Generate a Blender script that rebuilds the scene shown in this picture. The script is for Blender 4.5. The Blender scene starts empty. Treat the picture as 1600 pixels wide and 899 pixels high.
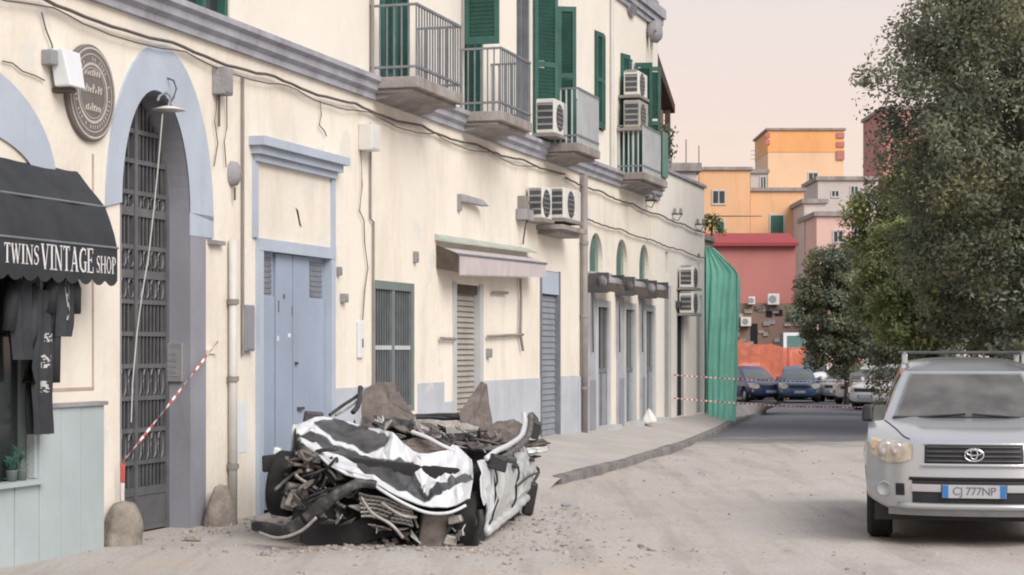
import bpy, math, random
import numpy as np
from mathutils import Vector, Matrix, noise as mnoise

random.seed(7)
scene = bpy.context.scene
COL = scene.collection
R = math.radians

# ------------------------------------------------------------------ camera
CAMH = 1.65
FPX = 3000.0
cam_data = bpy.data.cameras.new("camera")
cam = bpy.data.objects.new("camera", cam_data)
COL.objects.link(cam)
cam.location = (0, 0, CAMH)
cam.rotation_euler = (R(90), 0, 0)
cam_data.sensor_width = 36.0
cam_data.lens = 36.0 * FPX / 1600.0
cam_data.shift_y = (548 - 449.5) / 1600.0
cam_data.clip_start = 0.1
cam_data.clip_end = 3000
scene.camera = cam

# ------------------------------------------------------------------ world, sun, exposure
SUN_EL, SUN_AZ = 38.0, 145.0        # azimuth from +Y towards +X: behind the camera, to the right
world = bpy.data.worlds.new("World")
scene.world = world
world.use_nodes = True
wn = world.node_tree.nodes
wl = world.node_tree.links
wn.clear()
w_out = wn.new("ShaderNodeOutputWorld")
w_bg = wn.new("ShaderNodeBackground")
w_sky = wn.new("ShaderNodeTexSky")
w_sky.sky_type = 'NISHITA'
w_sky.sun_disc = False
w_sky.sun_elevation = R(SUN_EL)
w_sky.sun_rotation = R(SUN_AZ)
w_sky.dust_density = 4.0
w_sky.air_density = 1.2
w_tc = wn.new("ShaderNodeTexCoord")
w_sep = wn.new("ShaderNodeSeparateXYZ")
w_ramp = wn.new("ShaderNodeValToRGB")
w_ramp.color_ramp.elements[0].position = 0.0
w_ramp.color_ramp.elements[0].color = (0.93, 0.68, 0.55, 1)
w_ramp.color_ramp.elements[1].position = 1.0
w_ramp.color_ramp.elements[1].color = (0.60, 0.62, 0.72, 1)
for p_, c_ in ((0.10, (0.92, 0.745, 0.66, 1)), (0.20, (0.83, 0.745, 0.72, 1)), (0.45, (0.71, 0.69, 0.72, 1))):
    e_ = w_ramp.color_ramp.elements.new(p_)
    e_.color = c_
w_scale = wn.new("ShaderNodeMix")
w_scale.data_type = 'RGBA'
w_scale.blend_type = 'MULTIPLY'
w_scale.inputs[0].default_value = 1.0
w_scale.inputs[7].default_value = (10.0, 10.0, 10.0, 1)
w_mix = wn.new("ShaderNodeMix")
w_mix.data_type = 'RGBA'
w_mix.inputs[0].default_value = 0.90
wl.new(w_tc.outputs["Generated"], w_sep.inputs[0])
wl.new(w_sep.outputs["Z"], w_ramp.inputs[0])
wl.new(w_ramp.outputs[0], w_scale.inputs[6])
wl.new(w_sky.outputs[0], w_mix.inputs[6])
wl.new(w_scale.outputs[2], w_mix.inputs[7])
wl.new(w_mix.outputs[2], w_bg.inputs[0])
w_bg.inputs[1].default_value = 0.0635
wl.new(w_bg.outputs[0], w_out.inputs[0])

sun_data = bpy.data.lights.new("sun", 'SUN')
sun_data.energy = 1.9
sun_data.angle = R(40)
sun_data.color = (1.0, 0.93, 0.86)
sun = bpy.data.objects.new("sun", sun_data)
COL.objects.link(sun)
sd = Vector((math.sin(R(SUN_AZ)) * math.cos(R(SUN_EL)), math.cos(R(SUN_AZ)) * math.cos(R(SUN_EL)), math.sin(R(SUN_EL))))
sun.rotation_euler = sd.to_track_quat('Z', 'Y').to_euler()
sun.location = (20, -20, 30)

vs = scene.view_settings
vs.view_transform = 'Standard'
vs.look = 'None'
vs.exposure = 0.78
vs.gamma = 1.0
scene.cycles.use_denoising = True
scene.cycles.max_bounces = 6
scene.cycles.filter_width = 2.0

# ------------------------------------------------------------------ materials
def lin(r, g, b):
    f = lambda c: (c / 255 / 12.92) if c / 255 <= 0.04045 else ((c / 255 + 0.055) / 1.055) ** 2.4
    return (f(r), f(g), f(b))

def mat(name, col, rough=0.75, var=0.18, scale=2.5, bump=0.0, bscale=60.0, metal=0.0, spec=0.4,
        stain=None, stain_amt=0.0, stain_scale=(1.2, 1.2, 0.35), stain_lo=0.52, coat=0.0, attr=None, trans=0.0, alpha=1.0, patch=None, patch_amt=0.0):
    m = bpy.data.materials.new(name)
    m.use_nodes = True
    nt = m.node_tree
    n, l = nt.nodes, nt.links
    b = n["Principled BSDF"]
    geo = n.new("ShaderNodeNewGeometry")
    no = n.new("ShaderNodeTexNoise")
    no.inputs["Scale"].default_value = scale
    no.inputs["Detail"].default_value = 6
    no.inputs["Roughness"].default_value = 0.62
    l.new(geo.outputs["Position"], no.inputs["Vector"])
    rp = n.new("ShaderNodeValToRGB")
    rp.color_ramp.elements[0].position = 0.32
    rp.color_ramp.elements[1].position = 0.68
    c0 = tuple(max(0, c * (1 - var)) for c in col) + (1,)
    c1 = tuple(min(0.9, c * (1 + var * 0.6)) for c in col) + (1,)
    rp.color_ramp.elements[0].color = c0
    rp.color_ramp.elements[1].color = c1
    l.new(no.outputs[0], rp.inputs[0])
    last = rp.outputs[0]
    if attr:
        at = n.new("ShaderNodeAttribute")
        at.attribute_name = attr
        mx = n.new("ShaderNodeMix"); mx.data_type = 'RGBA'; mx.blend_type = 'MULTIPLY'
        mx.inputs[0].default_value = 1.0
        l.new(last, mx.inputs[6]); l.new(at.outputs["Color"], mx.inputs[7])
        last = mx.outputs[2]
    if stain:
        mp = n.new("ShaderNodeMapping"); mp.inputs["Scale"].default_value = stain_scale
        l.new(geo.outputs["Position"], mp.inputs["Vector"])
        n2 = n.new("ShaderNodeTexNoise"); n2.inputs["Scale"].default_value = 1.6; n2.inputs["Detail"].default_value = 9
        n2.inputs["Roughness"].default_value = 0.7
        l.new(mp.outputs[0], n2.inputs["Vector"])
        r2 = n.new("ShaderNodeValToRGB")
        r2.color_ramp.elements[0].position = stain_lo
        r2.color_ramp.elements[0].color = (0, 0, 0, 1)
        r2.color_ramp.elements[1].position = min(1, stain_lo + 0.22)
        r2.color_ramp.elements[1].color = (stain_amt,) * 3 + (1,)
        l.new(n2.outputs[0], r2.inputs[0])
        mx = n.new("ShaderNodeMix"); mx.data_type = 'RGBA'
        l.new(r2.outputs[0], mx.inputs[0]); l.new(last, mx.inputs[6])
        mx.inputs[7].default_value = tuple(stain) + (1,)
        last = mx.outputs[2]
    if patch:      # flaked and re-plastered patches with hard edges
        n4 = n.new("ShaderNodeTexNoise"); n4.inputs["Scale"].default_value = 1.15; n4.inputs["Detail"].default_value = 10; n4.inputs["Roughness"].default_value = 0.55
        l.new(geo.outputs["Position"], n4.inputs["Vector"])
        r4 = n.new("ShaderNodeValToRGB"); r4.color_ramp.elements[0].position = 0.615; r4.color_ramp.elements[0].color = (0, 0, 0, 1)
        r4.color_ramp.elements[1].position = 0.635; r4.color_ramp.elements[1].color = (patch_amt,) * 3 + (1,)
        l.new(n4.outputs[0], r4.inputs[0])
        mx = n.new("ShaderNodeMix"); mx.data_type = 'RGBA'
        l.new(r4.outputs[0], mx.inputs[0]); l.new(last, mx.inputs[6]); mx.inputs[7].default_value = tuple(patch) + (1,)
        last = mx.outputs[2]
    l.new(last, b.inputs["Base Color"])
    b.inputs["Roughness"].default_value = rough
    b.inputs["Metallic"].default_value = metal
    b.inputs["Specular IOR Level"].default_value = spec
    b.inputs["Coat Weight"].default_value = coat
    b.inputs["Coat Roughness"].default_value = 0.08
    b.inputs["Alpha"].default_value = alpha
    if trans:
        b.inputs["Transmission Weight"].default_value = trans
    if bump > 0:
        nb = n.new("ShaderNodeTexNoise"); nb.inputs["Scale"].default_value = bscale; nb.inputs["Detail"].default_value = 5
        l.new(geo.outputs["Position"], nb.inputs["Vector"])
        bp = n.new("ShaderNodeBump"); bp.inputs["Strength"].default_value = bump; bp.inputs["Distance"].default_value = 0.02
        l.new(nb.outputs[0], bp.inputs["Height"]); l.new(bp.outputs[0], b.inputs["Normal"])
    return m

def k(c, f):
    return tuple(x * f for x in c)

MT = {}
MT['cream'] = mat('cream_plaster', (0.77, 0.732, 0.655), 0.9, 0.06, 0.7, 0.3, 14, stain=(0.57, 0.50, 0.42), stain_amt=0.55, stain_lo=0.47, patch=(0.66, 0.65, 0.62), patch_amt=0.75)
MT['white_plaster'] = mat('white_plaster', (0.78, 0.76, 0.71), 0.9, 0.06, 0.8, 0.2, 14, stain=(0.56, 0.54, 0.50), stain_amt=0.35, stain_lo=0.50)
MT['upper'] = mat('upper_plaster', (0.76, 0.73, 0.665), 0.9, 0.06, 0.7, 0.2, 14, stain=(0.58, 0.53, 0.48), stain_amt=0.35, stain_lo=0.52)
MT['blue_band'] = mat('pale_blue_paint', (0.41, 0.475, 0.57), 0.75, 0.10, 1.6, 0.12, 25, stain=(0.29, 0.31, 0.35), stain_amt=0.55, stain_lo=0.55)
MT['jamb_grey'] = mat('grey_blue_paint', (0.26, 0.27, 0.315), 0.75, 0.10, 1.5, 0.12, 25, stain=(0.17, 0.17, 0.19), stain_amt=0.5)
MT['wainscot'] = mat('wainscot_paint', (0.46, 0.50, 0.565), 0.85, 0.12, 1.5, 0.2, 18, patch=(0.58, 0.57, 0.54), patch_amt=0.8, stain=(0.33, 0.33, 0.35), stain_amt=0.55)
MT['door_blue'] = mat('blue_door_paint', (0.31, 0.375, 0.49), 0.55, 0.09, 1.3, 0.06, 30, stain=(0.23, 0.26, 0.34), stain_amt=0.45)
MT['board_grey'] = mat('grey_green_board', (0.40, 0.47, 0.49), 0.6, 0.10, 1.2, 0.05, 30, stain=(0.30, 0.34, 0.35), stain_amt=0.5)
MT['stone_grey'] = mat('grey_stone', (0.30, 0.30, 0.32), 0.9, 0.25, 3, 0.5, 30, stain=(0.16, 0.15, 0.15), stain_amt=0.6)
MT['cornice'] = mat('cornice_stone', (0.36, 0.37, 0.42), 0.9, 0.2, 3, 0.4, 25, stain=(0.18, 0.18, 0.19), stain_amt=0.7, stain_lo=0.5)
MT['slab'] = mat('balcony_concrete', (0.33, 0.31, 0.30), 0.9, 0.25, 3, 0.4, 25, stain=(0.17, 0.14, 0.12), stain_amt=0.7, stain_lo=0.45)
MT['green'] = mat('green_shutter_paint', (0.032, 0.108, 0.09), 0.5, 0.25, 3, 0.05, 60)
MT['green_pale'] = mat('pale_green_paint', (0.10, 0.22, 0.19), 0.5, 0.2, 3)
MT['iron'] = mat('dark_iron', (0.085, 0.09, 0.098), 0.5, 0.3, 6, 0.1, 80, 0.3)
MT['rail_grey'] = mat('painted_rail', (0.20, 0.22, 0.25), 0.5, 0.2, 6, 0, 60, 0.2)
MT['gate'] = mat('gate_iron', (0.15, 0.157, 0.168), 0.5, 0.25, 5, 0.1, 80, 0.3)
MT['black_fabric'] = mat('black_awning_fabric', (0.032, 0.037, 0.045), 0.75, 0.3, 3, 0.2, 35)
MT['white_paint'] = mat('white_lettering', (0.72, 0.73, 0.75), 0.7, 0.08, 8)
MT['white_plastic'] = mat('white_plastic', (0.66, 0.66, 0.64), 0.5, 0.08, 4, stain=(0.45, 0.42, 0.38), stain_amt=0.4)
MT['grey_plastic'] = mat('grey_plastic', (0.27, 0.28, 0.29), 0.55, 0.15, 6)
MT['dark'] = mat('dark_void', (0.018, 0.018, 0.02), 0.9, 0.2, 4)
MT['dark_glass'] = mat('dark_glass', (0.035, 0.045, 0.045), 0.08, 0.2, 2, spec=0.6)
MT['pale_glass'] = mat('pale_green_glass', (0.11, 0.20, 0.19), 0.15, 0.2, 2, spec=0.6)
MT['shutter_grey'] = mat('roller_shutter_metal', (0.30, 0.33, 0.38), 0.5, 0.12, 3, 0, 60, 0.2)
MT['shutter_beige'] = mat('beige_shutter_paint', (0.36, 0.34, 0.31), 0.6, 0.15, 3)
MT['frame_pale'] = mat('pale_grey_frame', (0.47, 0.50, 0.52), 0.6, 0.1, 3)
MT['green_grey'] = mat('green_grey_frame', (0.17, 0.21, 0.20), 0.55, 0.15, 4)
MT['cable'] = mat('grimy_cable', (0.13, 0.11, 0.10), 0.8, 0.3, 5)
MT['pipe'] = mat('pale_pipe', (0.56, 0.56, 0.54), 0.55, 0.1, 3, stain=(0.35, 0.32, 0.28), stain_amt=0.4)
MT['pipe_dark'] = mat('brown_grey_pipe', (0.26, 0.24, 0.23), 0.6, 0.2, 3)
MT['sign'] = mat('sign_brown', (0.16, 0.148, 0.14), 0.7, 0.12, 6)
MT['sign_pale'] = mat('sign_pale_print', (0.48, 0.45, 0.42), 0.7, 0.15, 20)
MT['awning_pale'] = mat('faded_lilac_awning', (0.50, 0.46, 0.47), 0.85, 0.08, 4, 0.2, 30, stain=(0.38, 0.35, 0.36), stain_amt=0.5)
MT['tin'] = mat('pale_green_tin', (0.40, 0.45, 0.41), 0.55, 0.2, 3, stain=(0.24, 0.22, 0.18), stain_amt=0.6)
MT['wood_dark'] = mat('dark_wood', (0.085, 0.068, 0.055), 0.85, 0.3, 6, 0.3, 30)
MT['brass'] = mat('dull_metal', (0.30, 0.29, 0.27), 0.4, 0.2, 6, 0, 60, 0.7)
MT['steel'] = mat('brushed_steel', (0.42, 0.43, 0.44), 0.4, 0.1, 6, 0, 60, 0.5)
MT['paper'] = mat('white_paper', (0.66, 0.70, 0.74), 0.8, 0.05, 6)
MT['tape_red'] = mat('tape_red', (0.50, 0.10, 0.09), 0.5, 0.1, 6)
MT['tape_white'] = mat('tape_white', (0.75, 0.74, 0.74), 0.5, 0.05, 6)
MT['netting'] = mat('green_scaffold_net', (0.26, 0.66, 0.54), 0.8, 0.12, 2.0, 0.4, 12, stain=(0.12, 0.38, 0.30), stain_amt=0.6, stain_scale=(9, 9, 0.5))
MT['net_orange'] = mat('orange_barrier_mesh', (0.62, 0.17, 0.10), 0.7, 0.2, 1.5, 0.2, 14)
MT['tyre'] = mat('tyre_rubber', (0.022, 0.022, 0.023), 0.85, 0.3, 12, 0.2, 90)
MT['rim'] = mat('wheel_metal', (0.36, 0.37, 0.38), 0.35, 0.1, 6, 0, 60, 0.6)
MT['black_plastic'] = mat('black_plastic', (0.022, 0.023, 0.026), 0.5, 0.25, 6)
MT['silver'] = mat('silver_car_paint', (0.46, 0.48, 0.505), 0.30, 0.04, 1.2, 0, 60, 0.5, spec=0.5, coat=0.8, stain=(0.42, 0.41, 0.40), stain_amt=0.4, stain_scale=(2, 2, 2))
MT['car_glass'] = mat('car_window_glass', (0.10, 0.115, 0.115), 0.07, 0.2, 1.5, spec=0.7)
MT['lamp_glass'] = mat('headlight_glass', (0.52, 0.46, 0.37), 0.12, 0.35, 16, spec=0.8, coat=0.8)
MT['chrome'] = mat('chrome', (0.65, 0.66, 0.68), 0.18, 0.05, 4, metal=0.9)
MT['plate_white'] = mat('plate_white', (0.40, 0.42, 0.45), 0.5, 0.05, 4)
MT['plate_blue'] = mat('plate_blue', (0.03, 0.17, 0.46), 0.5, 0.05, 4)
MT['plate_ink'] = mat('plate_ink', (0.13, 0.13, 0.14), 0.5, 0.05, 4)
MT['lamp_red'] = mat('tail_lamp_red', (0.35, 0.02, 0.02), 0.2, 0.1, 4)
MT['rust'] = mat('dirty_torn_metal', (0.155, 0.132, 0.124), 0.8, 0.35, 9, 0.5, 40, stain=(0.25, 0.22, 0.205), stain_amt=0.6, stain_scale=(3, 3, 3))
MT['wreck_white'] = mat('scraped_white_paint', (0.62, 0.65, 0.69), 0.38, 0.06, 3, 0.10, 9, coat=0.3, stain=(0.36, 0.36, 0.36), stain_amt=0.7, stain_scale=(3, 3, 3), stain_lo=0.55)
MT['shop_stone'] = mat('blue_grey_shop_stone', (0.36, 0.38, 0.42), 0.8, 0.15, 3, 0.2, 25, stain=(0.22, 0.22, 0.24), stain_amt=0.5)
MT['wreck_side'] = mat('dented_pale_paint', (0.54, 0.57, 0.58), 0.4, 0.08, 3, 0.10, 9, coat=0.3, stain=(0.27, 0.27, 0.26), stain_amt=0.75, stain_scale=(3, 3, 3), stain_lo=0.52)
MT['wreck_dark'] = mat('blackened_metal', (0.045, 0.048, 0.052), 0.42, 0.35, 6, 0.3, 25, stain=(0.12, 0.118, 0.115), stain_amt=0.5, stain_scale=(4, 4, 4))
MT['wreck_bumper'] = mat('dusty_cracked_plastic', (0.03, 0.031, 0.034), 0.55, 0.4, 8, 0.4, 35, stain=(0.20, 0.185, 0.17), stain_amt=0.55, stain_scale=(5, 5, 5), stain_lo=0.50)
MT['engine'] = mat('grimy_engine_metal', (0.17, 0.155, 0.145), 0.6, 0.5, 9, 0.3, 40, 0.3)
MT['engine_pale'] = mat('bare_bent_metal', (0.36, 0.345, 0.33), 0.5, 0.35, 9, 0.3, 40, 0.4)
MT['rubble'] = mat('pale_rubble', (0.38, 0.345, 0.31), 0.95, 0.35, 4, 0.5, 30)
MT['tuff'] = mat('weathered_guard_stone', (0.31, 0.275, 0.24), 0.95, 0.35, 5, 0.8, 22, stain=(0.15, 0.13, 0.115), stain_amt=0.7, stain_scale=(3, 3, 3))
MT['kerb'] = mat('basalt_kerb', (0.19, 0.183, 0.183), 0.9, 0.35, 4, 0.6, 18, stain=(0.36, 0.33, 0.30), stain_amt=0.5)
MT['bark'] = mat('bark', (0.085, 0.07, 0.058), 0.95, 0.35, 8, 0.7, 18)

# ------------------------------------------------------------------ mesh helpers
class MB:
    def __init__(s):
        s.v = []; s.f = []; s.mi = []; s.m = 0
    def add(s, vs_, fs_):
        o = len(s.v)
        s.v += [tuple(p) for p in vs_]
        for f in fs_:
            s.f.append(tuple(i + o for i in f)); s.mi.append(s.m)
        return s
    def box(s, x0, x1, y0, y1, z0, z1):
        vs_ = [(x0, y0, z0), (x1, y0, z0), (x1, y1, z0), (x0, y1, z0), (x0, y0, z1), (x1, y0, z1), (x1, y1, z1), (x0, y1, z1)]
        return s.add(vs_, [(0, 3, 2, 1), (4, 5, 6, 7), (0, 1, 5, 4), (1, 2, 6, 5), (2, 3, 7, 6), (3, 0, 4, 7)])
    def hexa(s, a, b):           # two quads (bottom ring a, top ring b)
        return s.add(list(a) + list(b), [(0, 3, 2, 1), (4, 5, 6, 7), (0, 1, 5, 4), (1, 2, 6, 5), (2, 3, 7, 6), (3, 0, 4, 7)])
    def quad(s, *p):
        return s.add(p, [tuple(range(len(p)))])
    def prism(s, pts, d):        # polygon pts extruded by vector d
        n = len(pts)
        q = [tuple(Vector(p) + Vector(d)) for p in pts]
        return s.add(list(pts) + q, [tuple(range(n))[::-1], tuple(range(n, 2 * n))] + [(i, (i + 1) % n, (i + 1) % n + n, i + n) for i in range(n)])
    def tube(s, pts, r, n=6, caps=True):
        pts = [Vector(p) for p in pts]
        rs = r if isinstance(r, (list, tuple)) else [r] * len(pts)
        rings = []
        for i, p in enumerate(pts):
            a = pts[max(i - 1, 0)]; b = pts[min(i + 1, len(pts) - 1)]
            t = (b - a).normalized() if (b - a).length > 1e-9 else Vector((0, 0, 1))
            u = t.cross(Vector((0, 0, 1)))
            if u.length < 0.05: u = t.cross(Vector((1, 0, 0)))
            u.normalize(); w = t.cross(u)
            rings.append([p + (u * math.cos(2 * math.pi * j / n) + w * math.sin(2 * math.pi * j / n)) * rs[i] for j in range(n)])
        vs_ = [q for rg in rings for q in rg]
        fs_ = [(i * n + j, i * n + (j + 1) % n, (i + 1) * n + (j + 1) % n, (i + 1) * n + j) for i in range(len(pts) - 1) for j in range(n)]
        if caps:
            fs_ += [tuple(range(n))[::-1], tuple(range((len(pts) - 1) * n, len(pts) * n))]
        return s.add(vs_, fs_)
    def grid(s, fn, nu, nv, keep=None, mfn=None):
        o = len(s.v)
        for j in range(nv + 1):
            for i in range(nu + 1):
                s.v.append(tuple(fn(i / nu, j / nv)))
        for j in range(nv):
            for i in range(nu):
                if keep and not keep((i + .5) / nu, (j + .5) / nv): continue
                a = o + j * (nu + 1) + i
                s.f.append((a, a + 1, a + nu + 2, a + nu + 1))
                s.mi.append(mfn((i + .5) / nu, (j + .5) / nv) if mfn else s.m)
        return s
    def lathe(s, prof, c=(0, 0, 0), axis='z', n=16):
        vs_ = []
        for (r, h) in prof:
            for j in range(n):
                a = 2 * math.pi * j / n
                p = {'z': (r * math.cos(a), r * math.sin(a), h), 'x': (h, r * math.cos(a), r * math.sin(a)), 'y': (r * math.cos(a), h, r * math.sin(a))}[axis]
                vs_.append((p[0] + c[0], p[1] + c[1], p[2] + c[2]))
        fs_ = [(i * n + j, i * n + (j + 1) % n, (i + 1) * n + (j + 1) % n, (i + 1) * n + j) for i in range(len(prof) - 1) for j in range(n)]
        return s.add(vs_, fs_)
    def mesh(s, name, mats, smooth=False):
        me = bpy.data.meshes.new(name)
        me.from_pydata(s.v, [], s.f)
        if not isinstance(mats, (list, tuple)): mats = [mats]
        for m_ in mats: me.materials.append(MT[m_] if isinstance(m_, str) else m_)
        if len(mats) > 1:
            me.polygons.foreach_set('material_index', s.mi)
        if smooth:
            me.polygons.foreach_set('use_smooth', [True] * len(me.polygons))
        me.update()
        return me
    def build(s, name, mats, parent=None, smooth=False, bevel=0.0, loc=None, solid=0.0):
        o = link(name, s.mesh(name, mats, smooth), parent, loc)
        if solid:
            md = o.modifiers.new('solid', 'SOLIDIFY'); md.thickness = solid; md.offset = 0
        if bevel:
            md = o.modifiers.new('bevel', 'BEVEL'); md.width = bevel; md.segments = 2; md.limit_method = 'ANGLE'; md.angle_limit = R(40)
        return o

def link(name, me, parent=None, loc=None, rot=None):
    o = bpy.data.objects.new(name, me)
    COL.objects.link(o)
    if parent: o.parent = parent
    if loc is not None: o.location = loc
    if rot is not None: o.rotation_euler = rot
    return o

def tag(o, label=None, cat=None, group=None, kind=None):
    if label: o['label'] = label
    if cat: o['category'] = cat
    if group: o['group'] = group
    if kind: o['kind'] = kind
    return o

def thing(name, label, cat, loc=(0, 0, 0), rotz=0.0, group=None):
    o = bpy.data.objects.new(name, None)
    COL.objects.link(o)
    o.location = loc
    o.rotation_euler = (0, 0, rotz)
    o.empty_display_size = 0.2
    return tag(o, label, cat, group)

# ------------------------------------------------------------------ the facade's own frame
# local x runs along the street front away from the camera, local y goes into the house (so -y is out over the street)
FA = math.atan(890 / FPX)
P0 = Vector((-3.3753, 16.6, 0))
FROT = math.pi / 2 - FA
US, UC = math.sin(FA), math.cos(FA)

def fw(t, p, z):                     # facade coords -> world (p = metres out from the wall)
    return Vector((P0.x + t * US + p * UC, P0.y + t * UC - p * US, z))

def ft(px, p=0.0):                   # where a sight line meets the wall plane (offset p)
    kk = (px - 800) / FPX
    return (kk * (P0.y - US * p) - P0.x - UC * p) / (US - UC * kk)

def fz(px, py, p=0.0):
    t = ft(px, p)
    return CAMH + (548 - py) * (P0.y + t * UC - p * US) / FPX

def at(px, py, Y):                   # survey helper: a point at distance Y
    return Vector(((px - 800) / FPX * Y, Y, CAMH + (548 - py) / FPX * Y))

def fthing(name, label, cat, t, p, z, group=None):
    return thing(name, label, cat, fw(t, p, z), FROT, group)

def gz(x, y):                        # ground height: level, falling a little beyond the corner
    d = max(0.0, min(y, 95) - 42)
    return -0.0125 * d
# ================================================================== THE SETTING
# road: asphalt far off, thick pale dust from the demolition nearer
def road_material():
    m = bpy.data.materials.new('dusty_asphalt'); m.use_nodes = True
    n, l = m.node_tree.nodes, m.node_tree.links
    b = n["Principled BSDF"]; b.inputs["Roughness"].default_value = 0.9; b.inputs["Specular IOR Level"].default_value = 0.25
    geo = n.new("ShaderNodeNewGeometry")
    sep = n.new("ShaderNodeSeparateXYZ"); l.new(geo.outputs["Position"], sep.inputs[0])
    def nz(scale, detail=6, mapping=None):
        x = n.new("ShaderNodeTexNoise"); x.inputs["Scale"].default_value = scale; x.inputs["Detail"].default_value = detail
        x.inputs["Roughness"].default_value = 0.65
        if mapping:
            mp = n.new("ShaderNodeMapping"); mp.inputs["Scale"].default_value = mapping; l.new(geo.outputs["Position"], mp.inputs["Vector"]); l.new(mp.outputs[0], x.inputs["Vector"])
        else:
            l.new(geo.outputs["Position"], x.inputs["Vector"])
        return x.outputs[0]
    def ramp(inp, stops):
        r = n.new("ShaderNodeValToRGB")
        el = r.color_ramp.elements
        el[0].position, el[0].color = stops[0][0], tuple(stops[0][1]) + (1,)
        el[1].position, el[1].color = stops[-1][0], tuple(stops[-1][1]) + (1,)
        for p, c in stops[1:-1]:
            e = el.new(p); e.color = tuple(c) + (1,)
        l.new(inp, r.inputs[0]); return r.outputs[0]
    def mix(f, a, c):
        x = n.new("ShaderNodeMix"); x.data_type = 'RGBA'
        l.new(f, x.inputs[0]); l.new(a, x.inputs[6]); l.new(c, x.inputs[7]); return x.outputs[2]
    def math_(op, a, c):
        x = n.new("ShaderNodeMath"); x.operation = op
        for i, q in enumerate((a, c)):
            if isinstance(q, (int, float)): x.inputs[i].default_value = q
            else: l.new(q, x.inputs[i])
        return x.outputs[0]
    asph = ramp(nz(2.2), [(0.3, (0.13, 0.135, 0.155)), (0.7, (0.18, 0.182, 0.20))])
    dust = ramp(nz(0.9, 9), [(0.28, (0.38, 0.36, 0.335)), (0.45, (0.46, 0.435, 0.41)), (0.72, (0.52, 0.50, 0.475))])
    fine = ramp(nz(26, 5), [(0.35, (0.24, 0.22, 0.205)), (0.52, (0.45, 0.42, 0.39)), (0.75, (0.56, 0.535, 0.505))])
    df = n.new("ShaderNodeMix"); df.data_type = 'RGBA'; df.inputs[0].default_value = 0.40
    l.new(dust, df.inputs[6]); l.new(fine, df.inputs[7])
    # wheel tracks: long streaks along the street
    trk = ramp(nz(1.0, 5, (2.6, 0.20, 1)), [(0.49, (0, 0, 0)), (0.66, (0.7, 0.7, 0.7))])
    trk_c = ramp(nz(12, 4), [(0.3, (0.28, 0.255, 0.235)), (0.7, (0.36, 0.33, 0.305))])
    d2 = mix(trk, df.outputs[2], trk_c)
    # sandy spill
    snd = ramp(nz(0.55, 6), [(0.53, (0, 0, 0)), (0.70, (0.6, 0.6, 0.6))])
    snd_c = ramp(nz(7, 4), [(0.3, (0.45, 0.38, 0.295)), (0.7, (0.52, 0.45, 0.36))])
    d3 = mix(snd, d2, snd_c)
    # where the dust ends
    yy = math_('ADD', sep.outputs["Y"], math_('MULTIPLY', math_('SUBTRACT', nz(0.5, 7, (0.6, 1.6, 1)), 0.5), 14.0))
    edge = n.new("ShaderNodeMapRange"); edge.inputs[1].default_value = 32.0; edge.inputs[2].default_value = 37.0
    edge.interpolation_type = 'SMOOTHSTEP'
    l.new(yy, edge.inputs[0])
    l.new(mix(edge.outputs[0], d3, asph), b.inputs["Base Color"])
    bp = n.new("ShaderNodeBump"); bp.inputs["Strength"].default_value = 0.5; bp.inputs["Distance"].default_value = 0.03
    l.new(nz(20, 8), bp.inputs["Height"]); l.new(bp.outputs[0], b.inputs["Normal"])
    return m
MT['road'] = road_material()
MT['pavement'] = mat('dusty_pavement', (0.42, 0.405, 0.39), 0.92, 0.15, 1.2, 0.4, 22, stain=(0.45, 0.40, 0.345), stain_amt=0.6, stain_scale=(1, 1, 1), stain_lo=0.45)
MT['earth'] = mat('far_ground', (0.17, 0.16, 0.14), 0.95, 0.3, 0.2, 0.3, 4)

g = MB()
xs = np.concatenate([np.linspace(-160, -14, 6), np.linspace(-12, 16, 90), np.linspace(18, 200, 7)])
ys = np.concatenate([np.linspace(-60, 8, 5), np.linspace(10, 34, 110), np.linspace(35, 96, 40), np.linspace(110, 900, 8)])
nx_, ny_ = len(xs), len(ys)
for y in ys:
    for x in xs:
        z = gz(x, y)
        if 9 < y < 36 and -12 < x < 16:
            z += 0.035 * (mnoise.noise(Vector((x * 0.9, y * 0.45, 1.7)))) + 0.016 * mnoise.noise(Vector((x * 3.1, y * 2.2, 5.0)))
        g.v.append((float(x), float(y), z))
for j in range(ny_ - 1):
    for i in range(nx_ - 1):
        a = j * nx_ + i
        g.f.append((a, a + 1, a + nx_ + 1, a + nx_)); g.mi.append(0)
tag(g.build('road', 'road', smooth=True), kind='structure')

# raised pavement in front of the shops, wider at its near end
KERB = [(0.20, 21.9), (0.64, 23.9), (1.75, 27.6), (3.05, 33.0), (4.2, 38.6), (5.35, 45.0), (7.4, 56.0)]
def kerb_pt(s):
    f = s * (len(KERB) - 1); i = min(int(f), len(KERB) - 2); q = f - i
    return Vector((KERB[i][0] * (1 - q) + KERB[i + 1][0] * q, KERB[i][1] * (1 - q) + KERB[i + 1][1] * q, 0))
def pave(u, v):
    a = kerb_pt(v)
    t = (a.y - P0.y) / UC
    b = fw(t, -0.3, 0)
    q = a.lerp(b, u)
    up = max(0.0, min(1.0, (a.y - 22.4) / 1.5)); up = up * up * (3 - 2 * up)
    z = up * (0.075 + 0.285 * u) + gz(q.x, a.y) - (1 - up) * 0.06
    return (q.x, q.y, z + 0.008 * mnoise.noise(q * 1.3))
pv = MB().grid(pave, 12, 220)
pav = tag(pv.build('pavement', 'pavement', smooth=True), kind='structure')
acc = 0
pts_ = [kerb_pt(i / 400) for i in range(401)]
segs = []; cur = [pts_[0]]; L = 0
for i in range(1, 401):
    L += (pts_[i] - pts_[i - 1]).length
    if L >= 0.95 or i == 400:
        segs.append((cur[0], pts_[i])); cur = [pts_[i]]; L = 0
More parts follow.
